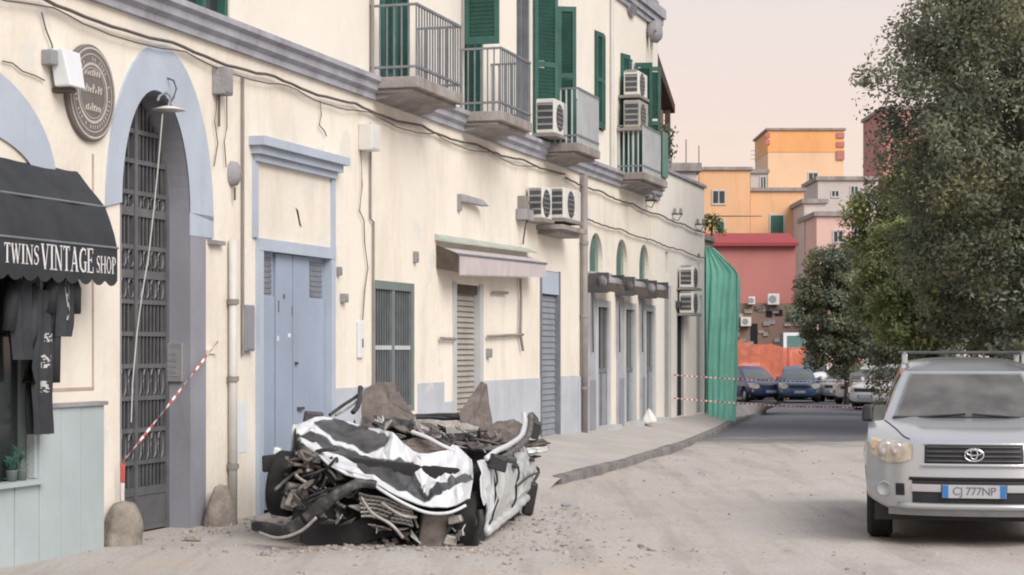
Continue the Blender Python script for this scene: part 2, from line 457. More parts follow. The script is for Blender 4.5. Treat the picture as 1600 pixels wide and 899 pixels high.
for (a, b) in segs:
    if a.y < 23.3: continue
    d = (b - a).normalized(); nrm = Vector((d.y, -d.x, 0))
    jit = random.uniform(-0.005, 0.005); zz = gz(0, a.y) + 0.095 + random.uniform(-0.006, 0.006)
    a2 = a + d * 0.012 + nrm * jit; b2 = b - d * 0.012 + nrm * (jit + random.uniform(-.004, .004))
    low = [a2 + nrm * 0.03, b2 + nrm * 0.03, b2 - nrm * 0.11, a2 - nrm * 0.11]
    bt = [tuple(Vector((q.x, q.y, gz(0, a.y) - 0.1))) for q in low]
    tp = [(q.x - nrm.x * (0.02 if i_ < 2 else 0), q.y - nrm.y * (0.02 if i_ < 2 else 0), zz + (0.0 if i_ < 2 else 0.02)) for i_, q in enumerate(low)]
    MB().hexa(bt, tp).build('kerb_stone', 'kerb', pav, bevel=0.012)

# ================================================================== THE HOUSE ALONG THE LEFT
house = thing('apartment_house', 'cream two-storey house with green shutters and balconies along the left side', 'house', (P0.x, P0.y, 0), FROT)

def arch_pts(a, b, zs, ztop, n=20):
    c, hw, rise = (a + b) / 2, (b - a) / 2, ztop - zs
    return [(c - hw * math.cos(math.pi * i / n), zs + rise * math.sin(math.pi * i / n)) for i in range(n + 1)]

def wall_with_openings(t0, t1, z0, z1, ops, y=0.0):
    m = MB()
    ts = sorted({t0, t1} | {q for o in ops for q in o[:2]})
    zs = sorted({z0, z1} | {q for o in ops for q in o[2:4]})
    # finer split so stains and bumps read evenly; cells inside an opening are skipped
    for i in range(len(ts) - 1):
        for j in range(len(zs) - 1):
            cx, cz = (ts[i] + ts[i + 1]) / 2, (zs[j] + zs[j + 1]) / 2
            if any(o[0] < cx < o[1] and o[2] < cz < o[3] for o in ops): continue
            m.quad((ts[i], y, zs[j]), (ts[i + 1], y, zs[j]), (ts[i + 1], y, zs[j + 1]), (ts[i], y, zs[j + 1]))
    for o in ops:
        a, b, c, d, rise, dep = o
        e = y + dep
        if rise:
            s = d - rise
            pts = arch_pts(a, b, s, d)
            for i in range(len(pts) - 1):
                (xa, za), (xb, zb) = pts[i], pts[i + 1]
                m.quad((xa, y, za), (xb, y, zb), (xb, y, d), (xa, y, d))
                m.quad((xa, y, za), (xa, e, za), (xb, e, zb), (xb, y, zb))
        else:
            s = d
            m.quad((a, y, d), (a, e, d), (b, e, d), (b, y, d))
        m.quad((a, y, c), (a, e, c), (a, e, s), (a, y, s))
        m.quad((b, y, c), (b, y, s), (b, e, s), (b, e, c))
        m.quad((a, y, c), (b, y, c), (b, e, c), (a, e, c))
    return m

ARCH = (-0.03, 1.29, -0.2, 3.98, 1.05, 0.26)
SHOPWIN = (-3.7, -1.52, 0.62, 2.75, 0, 0.30)
BDOOR = (2.87, 4.76, -0.1, 2.73, 0, 0.16)
GWIN = (6.12, 7.6, 0.90, 2.48, 0, 0.14)
ADOOR = (9.22, 10.28, 0.1, 2.54, 0, 0.16)
RDOOR = (13.42, 14.46, 0.30, 2.89, 0, 0.10)
SHOPS = [(16.93 - .47, 16.93 + .47), (18.85 - .45, 18.85 + .45), (20.68 - .42, 20.68 + .42)]
SDOORS = [(16.96, 17.72), (19.05, 19.75), (20.74, 21.42)]
ops_low = [ARCH, SHOPWIN, BDOOR, GWIN, ADOOR, RDOOR] + [(a, b, 2.98, 3.66, 0.46, 0.10) for a, b in SHOPS] + [(a, b, 0.34, 2.40, 0, 0.05) for a, b in SDOORS]
ZC = 4.58      # underside of the string course
wall_with_openings(-12, 21.9, -0.6, ZC + 0.1, ops_low).build('ground_floor_wall', 'cream', house)
UDOORS = [(6.36, 7.30, 4.86, 7.10, 0, 0.18), (9.62, 10.50, 4.86, 7.10, 0, 0.18), (12.10, 12.85, 4.86, 7.10, 0, 0.18),
          (13.62, 14.36, 4.86, 7.10, 0, 0.18), (16.80, 17.45, 5.45, 7.12, 0, 0.14), (18.78, 19.75, 4.86, 7.02, 0, 0.18)]
UDOORS += [(-4.2, -3.2, 4.86, 7.1, 0, 0.18), (1.2, 2.2, 4.86, 7.1, 0, 0.18)]
wall_with_openings(-12, 21.9, ZC + 0.1, 8.3, UDOORS).build('upper_wall', 'upper', house)
m = MB()
m.quad((21.9, 0, -0.6), (21.9, 9, -0.6), (21.9, 9, 8.3), (21.9, 0, 8.3))
m.quad((-12, 0, -0.6), (-12, 0, 8.3), (-12, 9, 8.3), (-12, 9, -0.6))
m.quad((-12, 9, -0.6), (-12, 9, 8.3), (21.9, 9, 8.3), (21.9, 9, -0.6))
m.build('end_wall', 'upper', house)
MB().box(-12.1, 22.0, 0.0, 9.1, 8.32, 8.5).build('roof', 'slab', house)
# eaves cornice
m = MB()
for (p, za, zb) in ((0.05, 7.92, 8.02), (0.09, 8.02, 8.14), (0.14, 8.14, 8.33)):
    m.box(-12.05, 22.0 + p * 0.3, -p, -0.001, za, zb - 0.002)
m.build('eaves_cornice', 'cornice', house)
# string course
m = MB()
prof = [(0.0, 0.0), (0.05, 0.0), (0.05, 0.06), (0.10, 0.10), (0.10, 0.17), (0.15, 0.20), (0.15, 0.255), (0.0, 0.275)]
for i in range(len(prof) - 1):
    (pa, za), (pb, zb) = prof[i], prof[i + 1]
    m.quad((-12, -pa, ZC + za), (21.9, -pa, ZC + za), (21.9, -pb, ZC + zb), (-12, -pb, ZC + zb))
m.quad(*[(21.9, -p, ZC + z) for p, z in prof])
m.build('string_course', 'cornice', house)

# wainscot: slightly proud painted dado, with its breaks
for (a, b, zt) in ((4.86, 6.04, 1.23), (7.70, 8.72, 1.24), (8.72, 9.06, 0.98), (10.44, 13.34, 1.23), (14.54, 15.60, 1.24)):
    MB().box(a, b, -0.018, 0.0, -0.2, zt).build('wainscot', 'wainscot', house)

# portal arch: painted band, jamb facing
m = MB()
inner = arch_pts(ARCH[0], ARCH[1], ARCH[3] - ARCH[4], ARCH[3], 28)
outer = arch_pts(ARCH[0] - 0.27, ARCH[1] + 0.50, 2.88, 4.40, 28)
ring = []
for i in range(28):
    (a, b), (c, d) = inner[i], inner[i + 1]
    (e, f), (gx, h) = outer[i], outer[i + 1]
    m.quad((a, -0.022, b), (c, -0.022, d), (gx, -0.022, h), (e, -0.022, f))
    m.quad((e, -0.022, f), (gx, -0.022, h), (gx, 0.0, h), (e, 0.0, f))
m.box(ARCH[1], ARCH[1] + 0.50, -0.022, -0.001, 2.72, 2.93)
m.build('portal_arch_band', 'blue_band', house)
m = MB()
m.box(ARCH[1] + 0.003, ARCH[1] + 0.335, -0.020, -0.001, -0.2, 2.718)
m.build('portal_pilaster_paint', 'jamb_grey', house)
# painted intrados and jambs (thin lining)
m = MB()
pts = [(ARCH[1] - .004, -0.2)] + [(x * 0.994 + 0.0035, z - 0.004) for x, z in inner[::-1]] + [(ARCH[0] + .004, -0.2)]
for i in range(len(pts) - 1):
    (a, b), (c, d) = pts[i], pts[i + 1]
    m.quad((a, -0.015, b), (a, 0.26, b), (c, 0.26, d), (c, -0.015, d))
m.build('portal_lining', 'jamb_grey', house)
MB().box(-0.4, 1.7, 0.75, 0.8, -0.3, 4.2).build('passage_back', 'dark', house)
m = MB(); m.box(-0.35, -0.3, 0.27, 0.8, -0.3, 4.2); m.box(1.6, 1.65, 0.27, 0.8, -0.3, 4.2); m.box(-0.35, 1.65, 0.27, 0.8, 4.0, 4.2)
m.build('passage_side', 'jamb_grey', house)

# iron gate inside the portal
gate = MB().box(-0.03, 0.035, 0.19, 0.25, 0.0, 3.9).box(1.225, 1.29, 0.19, 0.25, 0.0, 3.9).box(0.60, 0.66, 0.185, 0.245, 0.0, 3.95).build('gate', 'gate', house)
rails_z = [0.02, 0.34, 0.62, 0.91, 1.20, 1.49, 1.78, 2.07, 2.30, 2.56, 2.86, 3.05, 3.33, 3.6]
for z in rails_z:
    hgt = 0.075 if z in (2.30, 2.86, 0.34) else 0.04
    if z > 2.95:
        hw = 0.64 * math.sqrt(max(0.02, 1 - ((z - 2.93) / 1.02) ** 2))
    else: hw = 0.62
    MB().box(0.63 - hw, 0.63 + hw, 0.195, 0.238, z, z + hgt).build('gate_rail', 'gate', gate)
MB().box(0.03, 0.60, 0.205, 0.225, 0.06, 0.34).box(0.66, 1.225, 0.205, 0.225, 0.06, 0.34).build('gate_panel', 'gate', gate)
bar_me = MB().box(-0.009, 0.009, -0.009, 0.009, 0, 1).mesh('gate_bar', 'gate')
for x in np.arange(0.09, 1.22, 0.072):
    x = float(x)
    if abs(x - 0.63) < 0.045: continue
    top = 2.93 + 1.0 * math.sqrt(max(0.0, 1 - ((x - 0.63) / 0.66) ** 2))
    b_ = link('gate_bar', bar_me, gate, (x, 0.217, 0.34)); b_.scale = (1, 1, top - 0.36)
# scroll rows between the rails
for (za, zb) in ((2.12, 2.30), (2.40, 2.56), (2.93, 3.05), (1.24, 1.49), (0.66, 0.91)):
    m = MB()
    for x in np.arange(0.126, 1.2, 0.144):
        x = float(x)
        if abs(x - 0.63) < 0.07: continue
        c = (za + zb) / 2; r = min(0.052, (zb - za) / 2)
        m.tube([(x + r * math.cos(q * math.pi / 6), 0.205, c + (zb - za) / 2 * math.sin(q * math.pi / 6)) for q in range(13)], 0.008, 4)
    tag(m.build('gate_scrollwork', 'gate', gate), kind='stuff')

# wall pilaster strips and panel grooves around the portal
MB().box(1.64, 1.80, -0.016, -0.001, -0.2, 1.62).box(1.64, 1.84, -0.035, -0.001, 1.62, 1.66).build('pilaster_strip', 'cream', house)
MB().box(1.70, 1.98, -0.06, -0.001, 2.66, 2.70).build('portal_ledge', 'stone_grey', house)
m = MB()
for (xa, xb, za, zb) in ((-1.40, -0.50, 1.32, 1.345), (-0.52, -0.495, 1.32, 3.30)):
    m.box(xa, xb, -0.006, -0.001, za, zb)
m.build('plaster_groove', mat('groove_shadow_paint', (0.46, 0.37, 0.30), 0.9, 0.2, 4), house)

# dado of vertical boards by the shop, each board its own piece
bx = [-3.9, -3.3, -2.75, -2.25, -1.86, -1.50, -1.16, -0.83, -0.44]
for i in range(len(bx) - 1):
    top = 0.60 if bx[i + 1] <= -1.49 else 1.19
    MB().box(bx[i] + 0.006, bx[i + 1] - 0.006, -0.075 - random.uniform(0, .006), -0.004, -0.35, top).build('board', 'board_grey', house, bevel=0.004)
MB().box(-3.95, -1.50, -0.13, -0.004, 0.602, 0.64).build('window_sill', 'board_grey', house)
MB().box(-1.50, -0.42, -0.10, -0.004, 1.192, 1.225).build('board_rail', 'stone_grey', house)

# shop window: frame, glass, dark inside
shopw = MB().box(-3.7, -3.62, 0.02, 0.10, 0.62, 2.75).box(-1.61, -1.52, 0.02, 0.10, 0.62, 2.75).box(-2.6, -2.54, 0.02, 0.10, 0.62, 2.75).build('shop_window', 'green_grey', house)
MB().box(-3.62, -2.6, 0.05, 0.06, 0.62, 2.75).build('pane', 'dark_glass', shopw)
MB().box(-2.54, -1.61, 0.05, 0.06, 0.62, 2.75).build('pane', 'dark_glass', shopw)
MB().box(-1.535, -1.37, -0.055, -0.002, 0.645, 2.75).build('window_casing', 'board_grey', house)
# blue arch band over the shop
m = MB()
inn = arch_pts(-3.75, -1.42, 2.95, 3.34, 24); out_ = arch_pts(-4.05, -1.12, 2.95, 3.86, 24)
for i in range(24):
    m.quad((inn[i][0], -0.02, inn[i][1]), (inn[i + 1][0], -0.02, inn[i + 1][1]), (out_[i + 1][0], -0.02, out_[i + 1][1]), (out_[i][0], -0.02, out_[i][1]))
m.build('shop_arch_band', 'blue_band', house)

# blue door with surround and hood
dr = MB().box(2.80, 2.90, -0.05, 0.06, -0.1, 2.66).box(4.73, 4.85, -0.05, 0.06, -0.1, 2.66).box(2.80, 4.85, -0.055, 0.06, 2.66, 2.78).build('door', 'blue_band', house)
ed = [2.90, 3.36, 3.815, 4.27, 4.73]
for i in range(4):
    vent = i in (0, 3)
    if vent:
        MB().box(ed[i] + .013, ed[i + 1] - .013, 0.03, 0.07, 0.02, 2.20).build('door_leaf', 'door_blue', dr, bevel=0.004)
        MB().box(ed[i] + .008, ed[i + 1] - .008, 0.05, 0.07, 2.20, 2.66).build('vent_frame', 'door_blue', dr)
        for q in range(7):
            MB().hexa([(ed[i] + .06, 0.036, 2.235 + q * .056), (ed[i + 1] - .06, 0.036, 2.235 + q * .056), (ed[i + 1] - .06, 0.049, 2.235 + q * .056), (ed[i] + .06, 0.049, 2.235 + q * .056)],
                      [(ed[i] + .06, 0.045, 2.275 + q * .056), (ed[i + 1] - .06, 0.045, 2.275 + q * .056), (ed[i + 1] - .06, 0.0495, 2.275 + q * .056), (ed[i] + .06, 0.0495, 2.275 + q * .056)]).build('vent_slat', 'rail_grey', dr)
    else:
        MB().box(ed[i] + .013, ed[i + 1] - .013, 0.022, 0.07, 0.02, 2.655).build('door_leaf', 'door_blue', dr, bevel=0.004)
MB().box(2.9, 4.73, 0.071, 0.075, 0.0, 2.66).build('door_backing', 'dark', dr)
MB().box(3.86, 3.90, -0.005, 0.021, 1.50, 1.53).build('lock', 'iron', dr)
MB().box(3.92, 4.06, -0.01, 0.021, 1.02, 1.05).build('handle', 'iron', dr)
for (x, z, w, h) in ((3.55, 2.19, .05, .05), (3.42, 2.05, .03, .12), (3.78, 2.02, .02, .10), (3.40, 1.75, .04, .05), (3.68, 1.79, .07, .04)):
    MB().box(x, x + w, 0.0195, 0.0215, z, z + h).build('paint_chip', 'plate_ink' if z > 2 else 'white_paint', dr)
# hood moulding over the door and the thin side strips
m = MB(); 
for (p, za, zb, ov) in ((0.06, 3.55, 3.62, 0.0), (0.11, 3.62, 3.70, 0.05), (0.17, 3.70, 3.79, 0.10)):
    m.box(2.74 - ov, 4.88 + ov, -p, -0.001, za, zb - 0.002)
m.build('door_hood', 'blue_band', house)
MB().box(2.72, 2.82, -0.03, -0.001, 2.785, 3.55).build('hood_strip', 'blue_band', house)
MB().box(4.81, 4.90, -0.03, -0.001, 2.785, 3.55).build('hood_strip', 'blue_band', house)
m = MB()
m.prism([(3.83, -0.0015, 3.16), (3.90, -0.0015, 3.13), (3.95, -0.0015, 3.02), (3.99, -0.0015, 2.96), (3.93, -0.0015, 2.98), (3.88, -0.0015, 3.08)], (0, -0.002, 0))
m.build('plaster_hole', 'dark', house)

# grilled window
wd = MB().box(6.12, 6.22, 0.0, 0.12, 0.9, 2.48).box(7.50, 7.60, 0.0, 0.12, 0.9, 2.48).box(6.22, 7.50, 0.0, 0.12, 2.38, 2.48).box(6.22, 7.50, 0.0, 0.12, 0.9, 0.98).box(6.83, 6.91, 0.01, 0.12, 0.98, 2.38).build('window', 'green_grey', house)
MB().box(6.22, 6.83, 0.08, 0.09, 0.98, 2.38).build('pane', 'dark_glass', wd)
MB().box(6.91, 7.5, 0.08, 0.09, 0.98, 2.38).build('pane', 'dark_glass', wd)
bar2 = MB().box(-.008, .008, -.008, .008, 0, 1.4).mesh('window_bar', 'rail_grey')
for x in list(np.arange(6.29, 6.82, .085)) + list(np.arange(6.97, 7.48, .085)):
    link('window_bar', bar2, wd, (float(x), 0.03, 0.98))
MB().box(6.22, 7.5, 0.018, 0.045, 1.66, 1.71).build('window_rail', 'frame_pale', wd)

# slatted door under the pale awning
ad = MB().box(9.10, 9.24, -0.02, 0.12, 0.1, 2.56).box(10.26, 10.42, -0.02, 0.12, 0.1, 2.56).build('door', 'frame_pale', house)
MB().box(9.24, 10.26, 0.10, 0.12, 0.1, 2.54).build('door_backing', 'shutter_beige', ad)
sl = MB().hexa([(9.25, .055, 0), (10.25, .055, 0), (10.25, .10, 0), (9.25, .10, 0)], [(9.25, .085, .068), (10.25, .085, .068), (10.25, .10, .068), (9.25, .10, .068)]).mesh('slat', 'shutter_beige')
for i in range(32): link('slat', sl, ad, (0, 0, 0.14 + i * 0.073))
MB().box(9.24, 10.26, 0.02, 0.10, 2.42, 2.54).build('shutter_box', 'wood_dark', ad)

# roller shutter
rd = MB().box(13.36, 13.44, -0.02, 0.09, 0.3, 2.90).box(14.44, 14.52, -0.02, 0.09, 0.3, 2.90).build('roller_shutter', 'rail_grey', house)
MB().box(13.44, 14.44, -0.012, 0.09, 2.53, 2.88).build('shutter_box', 'blue_band', rd)
sl = MB().hexa([(13.445, .045, 0), (14.435, .045, 0), (14.435, .09, 0), (13.445, .09, 0)], [(13.445, .06, .085), (14.435, .06, .085), (14.435, .09, .085), (13.445, .09, .085)]).mesh('slat', 'shutter_grey')
for i in range(24): link('slat', sl, rd, (0, 0, 0.33 + i * 0.091))

# three arched shop fronts
m = MB()
m.box(15.62, 16.10, -0.03, -0.001, -0.1, 1.22)
m.build('shop_dado', 'wainscot', house)
for (a, b) in ((16.28, 16.70), (18.40, 18.80), (20.28, 20.54)):
    MB().box(a, b, -0.05, -0.001, 0.0, 2.62).build('pilaster', 'shop_stone', house)
    MB().box(a + .02, b - .02, -0.062, -0.0505, 0.0, 1.15).build('pilaster_base', 'jamb_grey', house)
for (a, b) in SHOPS:
    ap = arch_pts(a, b, 3.2, 3.66, 16)
    m = MB(); m.prism([(a, 0.08, 2.98)] + [(x, 0.08, z) for x, z in ap] + [(b, 0.08, 2.98)], (0, 0.01, 0))
    fl = m.build('fanlight', 'pale_glass', house)
    for q in (.33, .67): MB().box(a + (b - a) * q - .012, a + (b - a) * q + .012, .06, .078, 2.98, 3.60).build('glazing_bar', 'green_grey', fl)
for (a, b) in SDOORS:
    sf = MB().box(a - .12, a, -.035, .045, 0.3, 2.40).box(b, b + .14, -.035, .045, 0.3, 2.40).box(a - .12, b + .14, -.035, .045, 2.40, 2.52).build('shop_door', 'frame_pale', house)
    MB().box(a, b, .03, .04, .34, 1.30).build('door_panel', 'shutter_grey', sf)
    MB().box(a, b, .035, .04, 1.30, 2.40).build('pane', 'dark_glass', sf)
    c = (a + b) / 2
    MB().box(c - .03, c + .03, .005, .029, .34, 2.40).build('door_stile', 'rail_grey', sf)
    MB().box(a, b, .008, .029, 1.27, 1.34).build('door_rail', 'rail_grey', sf)
    MB().box(a - .12, b + .14, -0.24, -0.036, -0.1, 0.36).build('doorstep', 'frame_pale', house)

# upper doors with green shutters
def leaf(name, parent, t, p0, t2, p1, za, zb, matn='green', louvre=True):
    """a shutter leaf standing from (t,p0) to (t2,p1)"""
    A = Vector((t, -p0, 0)); B = Vector((t2, -p1, 0)); d = (B - A); L_ = d.length; d.normalize(); nrm = Vector((d.y, -d.x, 0))
    def P(u, w, z): q = A + d * u + nrm * w; return (q.x, q.y, z)
    m = MB()
    def bx_(u0, u1, z0, z1, w0=-0.022, w1=0.022):
        m.hexa([P(u0, w0, z0), P(u1, w0, z0), P(u1, w1, z0), P(u0, w1, z0)], [P(u0, w0, z1), P(u1, w0, z1), P(u1, w1, z1), P(u0, w1, z1)])
    bx_(0, 0.06, za, zb); bx_(L_ - .06, L_, za, zb); bx_(.06, L_ - .06, za, za + .1); bx_(.06, L_ - .06, zb - .08, zb); zm = (za + zb) / 2; bx_(.06, L_ - .06, zm - .04, zm + .04)
    o = m.build(name, matn, parent)
    if louvre:
        m = MB(); z = za + .1
        while z < zb - .1:
            if not (zm - .07 < z < zm + .04):
                m.hexa([P(.06, -.018, z), P(L_ - .06, -.018, z), P(L_ - .06, -.008, z), P(.06, -.008, z)], [P(.06, .008, z + .05), P(L_ - .06, .008, z + .05), P(L_ - .06, .018, z + .05), P(.06, .018, z + .05)])
            z += .055
        tag(m.build('louvres', matn, o), kind='stuff')
    return o

for i, o in enumerate(UDOORS):
    a, b, c, d = o[:4]
    greyish = i == 2
    fr = MB().box(a, a + .07, .02, .12, c, d).box(b - .07, b, .02, .12, c, d).box(a + .07, b - .07, .02, .12, d - .08, d).box((a + b) / 2 - .035, (a + b) / 2 + .035, .03, .12, c, d - .08).build('balcony_door' if c < 5 else 'window', 'rail_grey' if greyish else 'green', house)
    MB().box(a + .07, (a + b) / 2 - .035, .10, .11, c, d - .08).build('pane', 'dark_glass' if i != 0 else 'green_pale', fr)
    MB().box((a + b) / 2 + .035, b - .07, .10, .11, c, d - .08).build('pane', 'dark_glass' if i != 0 else 'green_pale', fr)
leaf('shutter', house, 6.38, 0.02, 6.80, 0.0, 4.87, 7.08)
leaf('shutter', house, 6.86, 0.0, 7.28, 0.02, 4.87, 7.08)
leaf('shutter', house, 9.44, 0.07, 9.44, 0.54, 5.73, 8.0)
leaf('shutter', house, 9.66, 0.0, 9.98, 0.03, 4.87, 7.08)
leaf('shutter', house, 12.95, 0.03, 13.28, 0.30, 4.90, 7.08)
leaf('shutter', house, 14.38, 0.03, 14.98, 0.10, 4.90, 7.08)
leaf('shutter', house, 14.30, 0.03, 14.42, 0.30, 4.90, 7.08)
leaf('shutter', house, 16.82, 0.02, 17.12, 0.06, 5.47, 7.10)
leaf('shutter', house, 17.14, 0.06, 17.44, 0.02, 5.47, 7.10)
leaf('shutter', house, 18.72, 0.02, 19.02, 0.10, 4.9, 7.0)
leaf('shutter', house, 19.80, 0.02, 19.86, 0.34, 4.86, 6.98)
leaf('shutter', house, 20.30, 0.02, 20.42, 0.38, 4.86, 6.98)

# balconies: slab, balusters, rails
bal_me = MB().box(-.008, .008, -.008, .008, 0, 0.82).mesh('baluster', 'rail_grey')
bal_w = MB().box(-.010, .010, -.010, .010, 0, 0.82).mesh('baluster', 'frame_pale')
def balcony(a, b, p, zt=4.83, th=0.13, pale=False):
    m = MB()
    m.box(a, b, -p, -0.001, zt - th, zt)
    m.box(a + .04, b - .04, -p + .08, -0.001, zt - th - .05, zt - th)
    o = m.build('balcony', 'slab', house, bevel=0.01)
    me = bal_w if pale else bal_me
    n = int((b - a) / 0.095)
    for i in range(n + 1): link('baluster', me, o, (a + .03 + (b - a - .06) * i / n, -p + .03, zt))
    n = int(p / 0.095)
    for i in range(n):
        for x in (a + .03, b - .03): link('baluster', me, o, (x, -.03 - (p - .06) * i / n, zt))
    for z in (0.82, 0.10):
        MB().box(a + .015, b - .015, -p + .015, -p + .045, zt + z, zt + z + .03).build('handrail', 'rail_grey', o)
        MB().box(a + .015, a + .045, -p + .045, 0, zt + z + .001, zt + z + .028).build('handrail', 'rail_grey', o)
        MB().box(b - .045, b - .015, -p + .045, 0, zt + z + .001, zt + z + .028).build('handrail', 'rail_grey', o)
    m = MB(); m.prism([(a + .08, -0.001, zt - th - .05), (a + .08, -p * .45, zt - th - .05), (a + .08, -p * .30, zt - th - .10), (a + .08, -0.001, zt - th - .12)], (b - a - .12, 0, 0)); m.build('slab_moulding', 'slab', o)
    return o
balcony(6.02, 7.72, 0.60)
balcony(9.38, 10.85, 0.60)
balcony(13.45, 14.80, 0.60, pale=True)
b4 = balcony(18.46, 20.45, 0.50, pale=True)
MB().box(19.95, 20.44, -0.515, -0.505, 4.88, 5.72).build('privacy_screen', 'green_pale', b4)

# oval attic vents and eaves details
for (px, py, hw, hh) in ((984, 12, .30, .17),):
    t = ft(px); z = fz(px, py)
    m = MB(); m.lathe([(0.0, -.07), (0.7, -.07), (0.85, -.05), (1.0, -.06), (1.05, 0.0)], axis='y', n=24)
    o = m.build('oval_vent', 'cornice', house, loc=(t, 0, z)); o.scale = (hw, 1, hh)
    for q in range(-3, 4):
        MB().box(q * .07 - .012, q * .07 + .012, -.085, -.065, -hh * .6, hh * .6).build('vent_bar', 'rail_grey', house, loc=(t, 0, z))

# ------------------------------------------------------------------ single-storey end house
low = thing('shop_house', 'low white shop house with flat parapet beyond the last arched shopfront', 'house', (P0.x, P0.y, 0), FROT)
lops = [(22.5, 23.1, 0.3, 2.95, 0, 0.05), (23.72, 24.40, 0.3, 2.50, 0, 0.05), (25.82, 26.45, 0.3, 2.85, 0, 0.05),
        (22.62, 22.92, 3.15, 3.62, 0, .1), (25.95, 26.30, 3.05, 3.75, 0, .1)]
wall_with_openings(21.9, 26.75, -0.6, 5.22, lops).build('wall', 'white_plaster', low)
m = MB(); m.quad((26.75, 0, -.6), (26.75, 9, -.6), (26.75, 9, 5.22), (26.75, 0, 5.22)); m.quad((21.91, 8.9, -.6), (21.91, 8.9, 5.22), (26.74, 8.9, 5.22), (26.74, 8.9, -.6)); m.build('end_wall', 'white_plaster', low)
MB().box(21.91, 26.76, .2, 8.9, 4.95, 5.0).build('roof', 'slab', low)
MB().box(21.91, 26.80, -.05, .22, 5.222, 5.28).build('coping', 'cornice', low)
for (a, b, zt, mm) in ((22.5, 23.1, 2.95, 'shutter_beige'), (23.72, 24.40, 2.5, 'dark'), (25.82, 26.45, 2.85, 'shutter_beige')):
    d_ = MB().box(a, b, .035, .05, .3, zt).build('door', mm, low)
    MB().box(a - .03, a + .03, -.01, .034, .3, zt).build('door_frame', 'frame_pale', d_); MB().box(b - .03, b + .03, -.01, .034, .3, zt).build('door_frame', 'frame_pale', d_)
for (a, b, za, zb) in ((22.62, 22.92, 3.15, 3.62), (25.95, 26.30, 3.05, 3.75)):
    MB().box(a, b, .08, .09, za, zb).build('window', 'dark_glass', low)
MB().box(23.60, 24.6, -.10, -.001, 2.52, 2.66).build('shop_lintel', 'iron', low)
MB().box(24.46, 25.45, -.03, -.001, -.1, 2.50).build('pilaster', 'white_plaster', low)
# roof terrace with its lean-to
ter = thing('roof_lean_to', 'dark brown sloping lean-to roof on the terrace against the house end', 'lean-to', tuple(fw(21.9, -0.06, 5.05)), FROT)
m = MB(); m.hexa([(0.02, -.05, 2.20), (1.72, -.05, 1.45), (1.72, 3, 1.45), (0.02, 3, 2.20)], [(0.02, -.05, 2.46), (1.72, -.05, 1.62), (1.72, 3, 1.62), (0.02, 3, 2.46)])
m.build('roof', mat('brown_roof_edge', (0.075, 0.045, 0.035), .8, .3, 6), ter)
MB().box(1.5, 1.6, .02, .12, 0, 1.5).build('post', 'wood_dark', ter)
MB().box(0.02, 1.48, .14, .22, 0, 1.48).build('terrace_wall', mat('terracotta_wall', (0.33, 0.15, 0.11), .9, .3, 5), ter)
MB().box(0.02, 1.62, -.01, .04, .24, .55).build('parapet_screen', 'slab', ter)
# ================================================================== THINGS FIXED TO OR HUNG ON THE FACADE
# black shop awning with white lettering
GLY = {  # strokes on a 1-high box: (x0,y0,x1,y1,width)
 'T': (0.62, [(0.31, 0, 0.31, 1, .15), (0.0, .965, .62, .965, .07), (0.03, .82, .03, 1, .05), (.59, .82, .59, 1, .05), (.16, .025, .46, .025, .05)]),
 'W': (0.98, [(0.10, 1, .30, 0, .14), (.30, 0, .50, .9, .06), (.48, 1, .68, 0, .14), (.68, 0, .88, 1, .06), (0, .975, .24, .975, .05), (.76, .975, .98, .975, .05)]),
 'I': (0.34, [(0.17, 0, .17, 1, .15), (0, .975, .34, .975, .05), (0, .025, .34, .025, .05)]),
 'N': (0.80, [(0.14, 0, .14, 1, .06), (.12, 1, .66, 0, .15), (.66, 0, .66, 1, .06), (0, .975, .2, .975, .05), (0, .025, .28, .025, .05), (.54, .975, .80, .975, .05)]),
 'S': (0.52, [(.46, .74, .46, .95, .05), (.44, .93, .22, .97, .07), (.22, .97, .07, .80, .10), (.07, .80, .12, .62, .12), (.12, .62, .42, .42, .15), (.42, .42, .46, .22, .12), (.46, .22, .30, .03, .10), (.30, .03, .06, .07, .07), (.05, .05, .05, .27, .05)]),
 'V': (0.78, [(0.12, 1, .40, 0, .16), (.40, 0, .64, 1, .06), (0, .975, .28, .975, .05), (.52, .975, .78, .975, .05)]),
 'A': (0.80, [(0.14, 0, .40, 1, .06), (.40, 1, .66, 0, .16), (.24, .33, .54, .33, .06), (0, .025, .26, .025, .05), (.52, .025, .80, .025, .05)]),
 'G': (0.74, [(.64, .70, .64, .96, .05), (.62, .90, .40, .975, .07), (.40, .975, .16, .82, .10), (.16, .82, .09, .5, .15), (.09, .5, .16, .18, .15), (.16, .18, .40, .025, .10), (.40, .025, .64, .08, .07), (.62, 0.03, .62, .40, .14), (.48, .41, .76, .41, .05)]),
 'E': (0.64, [(.15, 0, .15, 1, .15), (0, .975, .58, .975, .05), (.57, .78, .57, .98, .05), (.15, .52, .46, .52, .05), (.45, .42, .45, .63, .05), (0, .025, .62, .025, .05), (.60, .03, .60, .25, .05)]),
 'H': (0.82, [(.14, 0, .14, 1, .15), (.68, 0, .68, 1, .15), (.14, .52, .68, .52, .06), (0, .975, .28, .975, .05), (0, .025, .28, .025, .05), (.54, .975, .82, .975, .05), (.54, .025, .82, .025, .05)]),
 'O': (0.76, [(.38 + .30 * math.cos(q * math.pi / 6), .5 + .47 * math.sin(q * math.pi / 6), .38 + .30 * math.cos((q + 1) * math.pi / 6), .5 + .47 * math.sin((q + 1) * math.pi / 6), .12 if q in (5, 6, 0, 11) else .09) for q in range(12)]),
 'P': (0.62, [(.15, 0, .15, 1, .15), (0, .975, .36, .975, .05), (0, .025, .32, .025, .05), (.36, .965, .52, .86, .08), (.52, .86, .53, .66, .13), (.53, .66, .36, .52, .08), (.36, .52, .15, .52, .05)]),
}
